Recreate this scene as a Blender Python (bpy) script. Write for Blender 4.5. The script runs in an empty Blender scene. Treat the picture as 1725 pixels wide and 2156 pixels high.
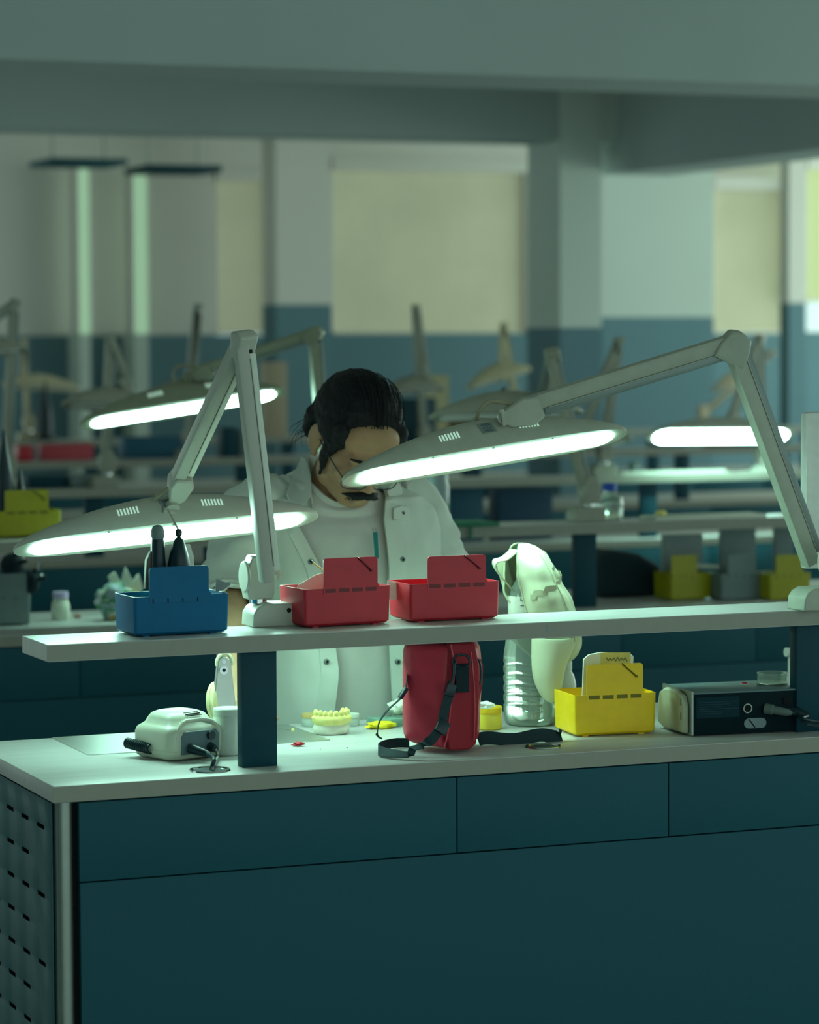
import bpy, bmesh, math, random
from mathutils import Vector, Matrix, noise
random.seed(7)
V = Vector
W, H = 1725, 2156
COL = bpy.context.scene.collection
# ------------------------------------------------------------------ camera
FPX, YAW, PITCH, ROLL = 6122.7, .38928, .061143, .0045973
Fw = V((math.sin(YAW)*math.cos(PITCH), math.cos(YAW)*math.cos(PITCH), -math.sin(PITCH)))
r0 = V((math.cos(YAW), -math.sin(YAW), 0)); d0 = Fw.cross(r0)
Rt = r0*math.cos(ROLL) + d0*math.sin(ROLL); Dn = -r0*math.sin(ROLL) + d0*math.cos(ROLL)
CAM = V((-1.34103, -4.92282, 1.68966))
def ray(px, py): return Fw + Rt*((px-W/2)/FPX) + Dn*((py-H/2)/FPX)
def P(px, py, y):
    v = ray(px, py); return CAM + v*((y-CAM.y)/v.y)
def PZ(px, py, z):
    v = ray(px, py); return CAM + v*((z-CAM.z)/v.z)
def PX(px, py, x):
    v = ray(px, py); return CAM + v*((x-CAM.x)/v.x)
def pxm(y, px=862): # pixels per metre at plane y
    p = P(px, 1078, y); return FPX/((p-CAM).dot(Fw))
cd = bpy.data.cameras.new('camera'); cam = bpy.data.objects.new('camera', cd); COL.objects.link(cam)
M3 = Matrix((Rt, -Dn, -Fw)).transposed(); M4 = M3.to_4x4(); M4.translation = CAM
cam.matrix_world = M4
cd.sensor_fit = 'VERTICAL'; cd.sensor_height = 36; cd.sensor_width = 36; cd.lens = FPX/H*36
cd.clip_end = 200
cd.dof.use_dof = True; cd.dof.focus_distance = 5.55; cd.dof.aperture_fstop = 3.7
bpy.context.scene.camera = cam
sc = bpy.context.scene
sc.view_settings.view_transform = 'Standard'; sc.view_settings.look = 'None'
sc.view_settings.exposure = 0; sc.view_settings.gamma = 1; sc.view_settings.use_curve_mapping = False

# ------------------------------------------------------------------ materials
def lin(c): 
    return tuple((x/255/12.92 if x/255 <= .04045 else ((x/255+.055)/1.055)**2.4) for x in c)
def mat(name, rgb, rough=.5, metal=0., var=.06, scale=40., bump=0., trans=0., ior=1.45, emis=0., emc=None, stretch=None, spec=.5, coat=0., sub=0., alpha=1.):
    m = bpy.data.materials.new(name); m.use_nodes = True; nt = m.node_tree; N = nt.nodes
    b = N['Principled BSDF']; c = lin(rgb)
    tc = N.new('ShaderNodeTexCoord'); mp = N.new('ShaderNodeMapping'); nz = N.new('ShaderNodeTexNoise')
    nt.links.new(tc.outputs['Object'], mp.inputs[0]); nt.links.new(mp.outputs[0], nz.inputs['Vector'])
    if stretch: mp.inputs['Scale'].default_value = stretch
    nz.inputs['Scale'].default_value = scale; nz.inputs['Detail'].default_value = 4
    cr = N.new('ShaderNodeValToRGB'); nt.links.new(nz.outputs[0], cr.inputs[0])
    cr.color_ramp.elements[0].position = .3; cr.color_ramp.elements[1].position = .7
    cr.color_ramp.elements[0].color = (*[x*(1-var) for x in c], 1); cr.color_ramp.elements[1].color = (*[min(1, x*(1+var)) for x in c], 1)
    nt.links.new(cr.outputs[0], b.inputs['Base Color'])
    b.inputs['Roughness'].default_value = rough; b.inputs['Metallic'].default_value = metal
    b.inputs['Transmission Weight'].default_value = trans; b.inputs['IOR'].default_value = ior
    b.inputs['Specular IOR Level'].default_value = spec; b.inputs['Coat Weight'].default_value = coat
    if sub: b.inputs['Subsurface Weight'].default_value = sub; b.inputs['Subsurface Radius'].default_value = (.02, .012, .008); b.inputs['Subsurface Scale'].default_value = .3
    b.inputs['Alpha'].default_value = alpha
    if emis: b.inputs['Emission Color'].default_value = (*(emc or c), 1); b.inputs['Emission Strength'].default_value = emis
    if bump:
        bn = N.new('ShaderNodeBump'); bn.inputs['Strength'].default_value = 1; bn.inputs['Distance'].default_value = bump
        nt.links.new(nz.outputs[0], bn.inputs['Height']); nt.links.new(bn.outputs[0], b.inputs['Normal'])
    return m

# ------------------------------------------------------------------ mesh builder
class MB:
    def __init__(s): s.b = bmesh.new()
    def _xf(s, vs, M):
        if M is not None:
            for v in vs: v.co = M @ v.co
    def box(s, c, size, M=None, bevel=0, seg=2, taper=None):
        r = bmesh.ops.create_cube(s.b, size=1); vs = r['verts']
        for v in vs:
            z = v.co.z
            v.co = V((v.co.x*size[0], v.co.y*size[1], v.co.z*size[2]))
            if taper and z < 0: v.co.x *= taper; v.co.y *= taper
            v.co += V(c)
        if bevel:
            es = list({e for v in vs for e in v.link_edges})
            r2 = bmesh.ops.bevel(s.b, geom=es, offset=bevel, segments=seg, profile=.5, affect='EDGES')
            vs = list({v for f in r2['faces'] for v in f.verts} | {v for v in vs if v.is_valid})
        s._xf(vs, M); return s
    def bb(s, x0, x1, y0, y1, z0, z1, bevel=0, M=None, seg=2):
        return s.box(((x0+x1)/2, (y0+y1)/2, (z0+z1)/2), (x1-x0, y1-y0, z1-z0), M, bevel, seg)
    def bar(s, p0, p1, w, h, side=V((0, 1, 0)), bevel=0, w1=None):  # w along side, h along third axis
        p0, p1 = V(p0), V(p1); d = p1-p0; L = d.length; x = d/L; y = (side-x*side.dot(x)).normalized(); z = x.cross(y)
        M = Matrix((x, y, z)).transposed().to_4x4(); M.translation = (p0+p1)/2
        return s.box((0, 0, 0), (L, w, h), M, bevel)
    def loft(s, rings, cap=True, closed=True):
        R = [[s.b.verts.new(V(p)) for p in r] for r in rings]; n = len(R[0])
        for a, b in zip(R[:-1], R[1:]):
            for i in range(n if closed else n-1):
                j = (i+1) % n
                try: s.b.faces.new((a[i], a[j], b[j], b[i]))
                except ValueError: pass
        if cap and closed:
            for r in (R[0], R[-1]):
                try: s.b.faces.new(r)
                except ValueError: pass
        return s
    def lathe(s, prof, o=(0, 0, 0), axis=(0, 0, 1), n=24, cap=True, sx=1, sy=1, ref=None):
        a = V(axis).normalized(); u = a.orthogonal().normalized() if ref is None else (V(ref)-a*V(ref).dot(a)).normalized(); w = a.cross(u); o = V(o)
        return s.loft([[o+a*z+u*(r*sx*math.cos(2*math.pi*k/n))+w*(r*sy*math.sin(2*math.pi*k/n)) for k in range(n)] for r, z in prof], cap)
    def cyl(s, p0, p1, r, n=16, r1=None):
        d = V(p1)-V(p0); return s.lathe([(r, 0), (r if r1 is None else r1, d.length)], p0, d, n)
    def tube(s, pts, r, n=8, flat=1, ref=None, cap=True):
        pts = [V(p) for p in pts]; rings = []; u = None
        for i, p in enumerate(pts):
            t = (pts[min(i+1, len(pts)-1)]-pts[max(i-1, 0)]).normalized()
            if ref is not None: u = (V(ref)-t*V(ref).dot(t)).normalized()
            elif u is None: u = t.orthogonal().normalized()
            else: u = (u-t*u.dot(t)).normalized()
            w = t.cross(u); rr = r[i] if isinstance(r, (list, tuple)) else r
            rings.append([p+u*(rr*math.cos(2*math.pi*k/n))+w*(rr*flat*math.sin(2*math.pi*k/n)) for k in range(n)])
        return s.loft(rings, cap)
    def ribbon(s, pts, w, t, side):  # flat strap: w wide along side, t thick
        pts = [V(p) for p in pts]; rings = []
        for i, p in enumerate(pts):
            T = (pts[min(i+1, len(pts)-1)]-pts[max(i-1, 0)]).normalized()
            sd = V(side[i]) if isinstance(side, list) else V(side)
            u = (sd-T*sd.dot(T)).normalized(); n = T.cross(u)
            rings.append([p+u*w/2+n*t/2, p-u*w/2+n*t/2, p-u*w/2-n*t/2, p+u*w/2-n*t/2])
        return s.loft(rings)
    def prism(s, pts, vec):
        a = [s.b.verts.new(V(p)) for p in pts]; b = [s.b.verts.new(V(p)+V(vec)) for p in pts]
        s.b.faces.new(a); s.b.faces.new(b[::-1]); n = len(a)
        for i in range(n): s.b.faces.new((a[i], b[i], b[(i+1) % n], a[(i+1) % n]))
        return s
    def sph(s, c, r, M=None, u=16, v=10):
        r = r if isinstance(r, (tuple, list)) else (r, r, r)
        g = bmesh.ops.create_uvsphere(s.b, u_segments=u, v_segments=v, radius=1)['verts']
        for q in g: q.co = V((q.co.x*r[0], q.co.y*r[1], q.co.z*r[2]))
        if M is not None:
            for q in g: q.co = M @ q.co
        for q in g: q.co += V(c)
        return s
    def cap_(s, p0, p1, r0, r1, n=14):  # capsule
        s.sph(p0, r0, u=n, v=8); s.sph(p1, r1, u=n, v=8); s.cyl(p0, p1, r0, n, r1); return s
    def xf(s, M):
        for v in s.b.verts: v.co = M @ v.co
        return s
def sharpen(me, ang=35):
    b = bmesh.new(); b.from_mesh(me); bmesh.ops.recalc_face_normals(b, faces=b.faces)
    for f in b.faces: f.smooth = True
    for e in b.edges:
        e.smooth = not (len(e.link_faces) == 2 and e.calc_face_angle(0) > math.radians(ang))
    b.to_mesh(me); b.free()
def origin(o):
    p = V((0, 0, 0))
    while o is not None: p += o.location; o = o.parent
    return p
def build(name, mb, m, parent=None, loc=None, label=None, ang=35, mods=()):
    me = bpy.data.meshes.new(name); vs = [v.co for v in mb.b.verts]
    if parent is not None: off = origin(parent)
    elif loc is not None: off = V(loc)
    else:
        off = V(((min(v.x for v in vs)+max(v.x for v in vs))/2, (min(v.y for v in vs)+max(v.y for v in vs))/2, min(v.z for v in vs)))
    for v in mb.b.verts: v.co -= off
    mb.b.to_mesh(me); mb.b.free(); sharpen(me, ang)
    me.materials.append(m); o = bpy.data.objects.new(name, me); COL.objects.link(o)
    if parent is not None: o.parent = parent
    else: o.location = off
    if label: o['label'] = label
    for t, kw in mods:
        md = o.modifiers.new(t.lower(), t)
        for k, v in kw.items(): setattr(md, k, v)
    return o
def tag(o, label, cat, group=None, kind=None):
    o['label'] = label; o['category'] = cat
    if group: o['group'] = group
    if kind: o['kind'] = kind
    return o
def thing(name, loc, label, cat, group=None):
    o = bpy.data.objects.new(name, None); COL.objects.link(o); o.location = V(loc); o.empty_display_size = .05
    return tag(o, label, cat, group)
def struct(name, mb, m, parent=None):
    o = build(name, mb, m, parent); 
    if parent is None: o['kind'] = 'structure'
    return o
def kids(o): return [c for c in bpy.data.objects if c.parent == o]
def copy_tree(o, parent=None):
    c = o.copy(); COL.objects.link(c); c.parent = parent
    for ch in kids(o): copy_tree(ch, c)
    return c
def RZ(a, c=(0, 0, 0)): return Matrix.Translation(V(c)) @ Matrix.Rotation(a, 4, 'Z')
def cat_spline(pts, k=8):
    pts = [V(p) for p in pts]; out = []
    for i in range(len(pts)-1):
        a, b, c, d = pts[max(i-1, 0)], pts[i], pts[i+1], pts[min(i+2, len(pts)-1)]
        for j in range(k):
            t = j/k; out.append(.5*((2*b)+(-a+c)*t+(2*a-5*b+4*c-d)*t*t+(-a+3*b-3*c+d)*t**3))
    out.append(pts[-1]); return out

M = {}
M['top'] = mat('worktop_laminate', (190, 190, 188), .32, var=.07, scale=9, stretch=(.6, 6, 1))
M['topedge'] = mat('laminate_edge', (150, 150, 138), .5, var=.03)
M['panel'] = mat('blue_grey_panel', (22, 82, 96), .6, var=.06, scale=300, spec=.3)
M['panel_side'] = mat('side_panel_metal', (60, 100, 108), .65, var=.05, scale=60)
M['post'] = mat('dark_post', (6, 62, 76), .55, var=.05, spec=.25)
M['alu'] = mat('aluminium', (150, 158, 152), .42, .85, var=.04)
M['dark'] = mat('black_gap', (2, 10, 14), .9)
M['lamp'] = mat('lamp_plastic', (176, 178, 166), .42, var=.03, scale=14)
M['lamp_in'] = mat('lamp_rail', (128, 140, 138), .4, .3, var=.03)
M['chrome'] = mat('chrome', (200, 205, 205), .15, 1)
M['glow'] = mat('led_diffuser', (250, 255, 252), .6, emis=52.0, emc=(.50, 1.0, .79))
M['black'] = mat('black_plastic', (6, 40, 50), .4)
M['blackfab'] = mat('black_fabric', (8, 36, 44), .85, scale=200, bump=.0006)
M['cable'] = mat('grey_cable', (150, 146, 122), .5)
M['blue'] = mat('blue_plastic', (0, 96, 140), .45, var=.04, spec=.22)
M['red'] = mat('red_plastic', (186, 32, 50), .42, var=.06)
M['reddk'] = mat('dark_red_slot', (110, 22, 32), .5)
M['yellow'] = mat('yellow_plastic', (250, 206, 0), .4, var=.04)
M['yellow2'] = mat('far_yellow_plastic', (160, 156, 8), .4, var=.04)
M['greybin'] = mat('grey_plastic', (110, 128, 128), .5)
M['ink'] = mat('print_ink', (70, 88, 92), .6)
M['white'] = mat('white_plastic', (225, 228, 222), .4)
M['paper'] = mat('paper', (222, 226, 212), .8, var=.03)
M['clear'] = mat('clear_plastic', (225, 240, 228), .12, trans=.82, ior=1.33, var=.01)
M['water'] = mat('clear_liquid', (215, 235, 225), .02, trans=1., ior=1.33, var=0)
M['floor'] = mat('floor_vinyl', (170, 178, 172), .45, scale=3)
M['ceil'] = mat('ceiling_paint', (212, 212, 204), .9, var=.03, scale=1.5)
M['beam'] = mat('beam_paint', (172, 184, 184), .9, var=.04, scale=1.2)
M['wall'] = mat('wall_paint', (226, 222, 216), .9, var=.03, scale=1)
M['pillar'] = mat('pillar_paint', (204, 214, 208), .9, var=.04, scale=1)
M['dado'] = mat('blue_dado_paint', (98, 130, 142), .8, var=.05, scale=1.3)
M['blind'] = mat('window_blind', (196, 192, 164), .9, var=.12, scale=1.6, emis=.12, emc=(.82, .98, .70))
M['steel'] = mat('brushed_steel', (190, 195, 190), .3, .9, var=.05, scale=30, stretch=(1, 20, 1))
# ------------------------------------------------------------------ workbench (all rows)
def workbench(y0, label, BL=3.2, sft=0.0):
    t = thing('workbench', (0, y0, 0), label, 'workbench', 'long laboratory workbenches in rows')
    build('worktop', MB().bb(0, BL, y0, y0+.60, .87, .90, .0012), M['top'], t)
    build('edge_band', MB().bb(-.0008, BL, y0-.0012, y0+.0, .871, .8985), M['topedge'], t)
    xs = [x for x in (0.045, .771, 1.212, 1.65, 2.38, 2.82, 3.27, 4.0, 4.45, 5.2, 5.65, 6.4, 6.85, 7.6) if x < BL-.2]+[BL-.05]
    for a, b in zip(xs[:-1], xs[1:]):
        build('front_panel', MB().bb(a+.0012, b-.0012, y0, y0+.016, .727, .8675, .0008), M['panel'], t)
    build('lower_panel', MB().bb(.047, BL-.05, y0, y0+.016, .06, .7245, .0008), M['panel'], t)
    build('carcass', MB().bb(.036, BL-.02, y0+.017, y0+.585, .06, .868), M['dark'], t)
    build('plinth', MB().bb(.05, BL-.05, y0+.04, y0+.56, 0, .06), M['black'], t)
    # side panel with slots cut in a staggered pattern
    sp = MB(); ys = [y0+.012]; yy = []
    b0 = PX(55+.0, 1720, 0)
    ycol = [.062+.107*k for k in range(5)]; sw = .050; sh = .0085
    za_, zb_ = PX(87, 1739, 0).z, PX(87, 2025, 0).z; rows = [za_-(za_-zb_)/4*k for k in range(13)]; rows = [z for z in rows if z > .1]
    # build as a grid of quads skipping slot cells
    yb = sorted({0.012, .588} | {y for c in ycol for y in (c, c+sw)}); zb = [.06]
    for z in sorted(rows): zb += [z-sh/2, z+sh/2]
    zb.append(.868)
    b = sp.b; vg = {}
    def vv(y, z):
        k = (round(y, 5), round(z, 5))
        if k not in vg: vg[k] = b.verts.new((-.0, y0+y, z))
        return vg[k]
    for i in range(len(yb)-1):
        for j in range(len(zb)-1):
            yc = (yb[i]+yb[i+1])/2; zc = (zb[j]+zb[j+1])/2
            incol = [n for n, c in enumerate(ycol) if c < yc < c+sw]; inrow = [n for n, z in enumerate(rows) if abs(z-zc) < sh/2]
            if incol and inrow and not (inrow[0] % 2 == 1 and incol[0] == 0): continue
            b.faces.new((vv(yb[i], zb[j]), vv(yb[i+1], zb[j]), vv(yb[i+1], zb[j+1]), vv(yb[i], zb[j+1])))
    build('side_panel', sp, M['panel_side'], t, mods=[('SOLIDIFY', dict(thickness=.0015, offset=0))])
    for x in (.021, BL-.021):
        build('corner_post', MB().lathe([(.0165, 0), (.0165, .8695)], (x, y0+.0175, 0), n=24), M['alu'], t)
    # raised shelf on flat posts
    mb = MB(); 
    mb.prism([(0.006, y0+.045, 1.1145), (BL, y0+.045, 1.1145), (BL, y0+.215, 1.1145), (0.004, y0+.215, 1.1145)], (0, 0, .0305))
    sh_ = build('shelf', mb, M['top'], t)
    build('edge_band', MB().bb(.004, BL, y0+.0437, y0+.0449, 1.1155, 1.1435), M['topedge'], sh_)
    for k, x in enumerate([x+sft for x in (.375, 1.532, 2.65, 3.75, 4.85, 5.95, 6.95) if x+sft < BL-.1]):
        pm = MB().bb(x, x+.068, y0+.070, y0+.098, .90, 1.1143, .0015)
        build('shelf_post', pm, M['post'], t)
    return t
b1 = workbench(0, 'nearest long workbench, in focus, with blue-grey panels, pale top and raised shelf')
# edge plug on near shelf and cable grommets in the near worktop
shelf1 = [o for o in kids(b1) if o.name.startswith('shelf') and not o.name.startswith('shelf_')][0]
c = P(1156, 1324, .0437)
build('round_plug', MB().cyl(c+V((0, -.0006, 0)), c+V((0, .001, 0)), .0058, 20), M['lamp_in'], shelf1, label='grey round plug')
def grommet(px, py, rx, parent):
    c = PZ(px, py, .9)
    mb = MB(); n = 32
    mb.loft([[c+V((r*math.cos(a), r*math.sin(a), z)) for a in [2*math.pi*k/n for k in range(n)]] for r, z in ((rx, .0002), (rx-.001, .0028), (rx-.005, .003), (rx-.007, .0006))], cap=False)
    g = build('cable_grommet', mb, M['chrome'], parent)
    build('grommet_hole', MB().cyl(c+V((0, 0, .0003)), c+V((0, 0, .0008)), rx-.0065, 24), M['black'], g)
    return c
G1 = grommet(442, 1622, .038, b1); G2 = grommet(1145, 1573, .036, b1)
ROWS = [(2.545, 'second workbench row, directly behind the person, with raised shelf'),
        (5.03, 'third workbench row, blurred, carrying the level lit lamp at the right'),
        (7.25, 'fourth workbench row, blurred, carrying the red items on its shelf'),
        (9.7, 'farthest workbench row, blurred, nearest the back wall')]
for y, l in ROWS:
    workbench(y, l, {2.545: 4.4, 5.03: 5.8, 7.25: 7.0, 9.7: 8.2}[y], P(1212, 1200, 2.615).x-2.65 if y < 3 else P(180, 1060, 5.1).x-1.532 if y < 6 else .2)

# ------------------------------------------------------------------ room
def slab(name, x0, x1, y0, y1, z0, z1, m, parent=None): return struct(name, MB().bb(x0, x1, y0, y1, z0, z1), m, parent)
slab('floor', -3, 12.5, -6.5, 15, -.1, 0, M['floor'])
HC = 3.35
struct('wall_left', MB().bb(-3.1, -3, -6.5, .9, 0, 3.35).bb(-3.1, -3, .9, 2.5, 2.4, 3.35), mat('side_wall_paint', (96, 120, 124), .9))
struct('wall_left_rear', MB().bb(-3.1, -3, 2.5, 6.5, 0, 3.35).bb(-3.1, -3, 9.0, 15, 0, 3.35).bb(-3.1, -3, 6.5, 9.0, 2.4, 3.35), M['wall'])
slab('ceiling', -3, 12.5, -6.5, 15, HC, HC+.15, M['ceil'])
YB = 14.0
def zx(px, py, y): p = P(px, py, y); return p.x, p.z
# beams running across the room
za = P(862, 152, 5.2).z
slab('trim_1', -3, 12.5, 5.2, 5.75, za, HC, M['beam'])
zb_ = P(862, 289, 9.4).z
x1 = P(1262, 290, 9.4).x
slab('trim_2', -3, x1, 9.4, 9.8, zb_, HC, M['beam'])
# pillar with blue dado (right of the window)
def pillar(name, pxl, pxm_, pxr, y, ydado, mtop=M['pillar'], mbot=M['dado'], ztop=HC):
    # pxl..pxm_ left side face, pxm_..pxr front face; y = front plane
    a = P(pxm_, 700, y).x; b = P(pxr, 700, y).x; d = PX(pxl, 700, a).y
    zd = P((pxm_+pxr)/2, ydado, y).z
    struct(name, MB().bb(a, b, y, d, zd, ztop), mtop)
    struct(name.replace('wall', 'trim') if 0 else 'trim_'+name.split('_')[-1]+'0', MB().bb(a-.004, b+.004, y-.004, d+.004, 0, zd), mbot)
    return a, b, d, zd
pillar('wall_11', 1112, 1180, 1267, 9.38, 690)
pillar('wall_12', 555, 583, 697, 13.0, 641, M['wall'])
# wall piece right of pillar, blue dado below
def wallpiece(name, tname, pl, pr, y, ydado, th=.12, mt=None):
    a = P(pl, 700, y).x; b = P(pr, 700, y).x; zd = P((pl+pr)/2, ydado, y).z
    struct(name, MB().bb(a, b, y, y+th, zd, HC), mt or M['wall']); struct(tname, MB().bb(a, b, y-.004, y+th, 0, zd), M['dado'])
wallpiece('wall_13', 'trim_130', 1262, 1503, 12.0, 668, mt=M['pillar'])
wallpiece('wall_14', 'trim_140', 1661, 1697, 12.6, 638)
# beam running towards the camera at the right
xa = P(1301, 360, 9.4).x; zc = P(1301, 364, 9.4).z
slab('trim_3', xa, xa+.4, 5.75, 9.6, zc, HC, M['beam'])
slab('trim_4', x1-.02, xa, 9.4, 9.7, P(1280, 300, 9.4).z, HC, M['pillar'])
# back wall with dado and windows
zs = P(862, 703, YB).z; zt = P(862, 286, YB).z
xL, xR = P(-400, 700, YB).x, P(2300, 700, YB).x
def back(name, pl, pr, z0, z1, m, y=YB): return struct(name, MB().bb(P(pl, 700, YB).x, P(pr, 700, YB).x, y, y+.2, z0, z1), m)
slab('trim_5', xL, xR, YB-.01, YB+.2, 0, zs, M['dado'])
back('wall_back_left', -400, 455, zs, HC, M['wall'])
back('wall_back_middle', 575, 699, zs, HC, M['wall'])
back('wall_back_right', 1110, 1503, zs, HC, M['wall'])
back('wall_back_header', 455, 575, P(500, 352, YB).z, HC, M['wall'])
back('wall_back_lintel', 699, 1110, P(900, 345, YB).z, HC, M['wall'])
back('wall_back_pier', 1503, 2300, P(1600, 380, YB).z, HC, M['wall'])
def window(n, pl, pr, pt, pb, y, bright=1, m=None):
    a, zt_ = zx(pl, pt, y); b, zb2 = zx(pr, pb, y)
    w = struct('window_%d' % n, MB().bb(a, b, y+.06, y+.08, zb2, zt_), m or M['blind'])
    fm = MB(); fw = .03
    fm.bb(a, b, y+.02, y+.06, zb2, zb2+fw*.6).bb(a, a+fw*.5, y+.02, y+.06, zb2, zt_).bb(b-fw*.5, b, y+.02, y+.06, zb2, zt_)
    build('window_frame', fm, M['wall'], w)
    build('roller_blind_case', MB().bb(a, b, y-.02, y+.05, zt_-.09, zt_), M['wall'], w)
M['blind2'] = mat('bright_blind', (190, 196, 144), .9, var=.05, scale=1.2, emis=.2, emc=(.80, .98, .58))
window(1, 455, 575, 352, 703, YB)
window(2, 699, 1110, 330, 703, YB)
window(3, 1503, 1662, 372, 702, YB-.3)
window(4, 1699, 1900, 330, 636, YB-.5, m=M['blind2'])
# tall pale strips with their own glow at the left
M['strip'] = mat('glowing_strip', (190, 225, 190), .8, var=.04, scale=2, emis=.30, emc=(.62, .98, .66))
for n, (pl, pr, pt, pb) in enumerate(((163, 191, 350, 703), (279, 313, 366, 703))):
    a, z1 = zx(pl, pt, YB-.3); b, z0 = zx(pr, pb, YB-.3)
    w = struct('window_%d' % (5+n), MB().bb(a, b, YB-.3, YB-.2, z0, z1), M['strip'])
    build('window_frame', MB().bb(a-.02, a, YB-.32, YB-.18, z0, z1).bb(b, b+.02, YB-.32, YB-.18, z0, z1), M['wall'], w)
    a2, zz = zx(pl+4, 860, YB-.3)
    struct('trim_%d' % (6+n), MB().bb(a, b, YB-.3, YB-.02, 0, z0), M['pillar'])
# dark hanging panels under the ceiling (seen edge on)
for (pl, pr, pt, pb, l, k) in ((83, 246, 336, 352, 'faint dark panel hanging under the ceiling, above the left light strip', 0), (285, 442, 350, 367, 'darker panel hanging under the ceiling, above the second light strip', 1)):
    y = YB-1.6; a, z1 = zx(pl, pt, y); b, z0 = zx(pr, pb, y)
    t = thing('ceiling_unit', ((a+b)/2, y, z0), l, 'ceiling unit')
    build('casing', MB().bb(a, b, y-.25, y+.25, z0, z1, .01), M['post'] if k else M['panel'], t)
    for xx in (a+.08, b-.08): build('hanger', MB().cyl((xx, y, z1-.002), (xx, y, HC+.001), .006), M['alu'], t)
# ------------------------------------------------------------------ work lamps
def hull(s, w, h, e=.013):
    a = min(1, abs(s))
    return w*((1-a**9)**.5)*(.78+.22*(1-a**2.2))+.0006, e*((1-a**14)**.5)*(.75+.25*(1-a*a))+h*(max(0, 1-a**1.8))**1.15+.0006
def hullp(c, X, N, L, w, h, x, th, near=1):
    Yv = N.cross(X).normalized()
    if Yv.y > 0: Yv = -Yv
    ww, hh = hull(x/(L/2), w, h); return c+X*x+Yv*ww*math.cos(th)**.7+N*hh*math.sin(th)**.8
def head_mesh(mb, c, X, N, L, w=.047, h=.047, e=.013, ns=40, nc=18):
    """lamp housing: lens shaped plan, humped top. X long axis, N up normal of housing"""
    Yv = N.cross(X).normalized(); rings = []
    for i in range(ns+1):
        s = -1+2*i/ns; s = math.sin(s*math.pi/2)
        a = abs(s)
        ww, hh = hull(s, w, h, e)
        ring = []
        for k in range(nc):
            th = math.pi*k/(nc-1); cx, sx = math.cos(th), math.sin(th)
            ring.append(c+X*(s*L/2)+Yv*(ww*math.copysign(abs(cx)**.7, cx))+N*(hh*abs(sx)**.8))
        # flat underside lip
        ring += [c+X*(s*L/2)-Yv*ww*.97-N*.004, c+X*(s*L/2)+Yv*ww*.97-N*.004]
        rings.append(ring)
    return mb.loft(rings)
def diffuser_mesh(mb, c, X, N, L, w=.032, d=.0035, ns=10):
    Yv = N.cross(X).normalized(); pts = []; r = w; hl = L/2-r*1.35
    for sgn in (1, -1):
        for k in range(ns+1):
            a = -math.pi/2+math.pi*k/ns
            pts.append(c+X*(sgn*(hl+r*1.35*math.cos(a)))+Yv*(sgn*r*math.sin(a))-N*.003)
    return mb.prism(pts, -N*d)
def curve2(a, b, c, n=10): return [a*(1-t)**2+b*2*t*(1-t)+c*t*t for t in [i/n for i in range(n+1)]]
M['ventglow'] = mat('vent_light', (210, 225, 210), .6, emis=.45, emc=(.62, 1, .8))
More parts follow.
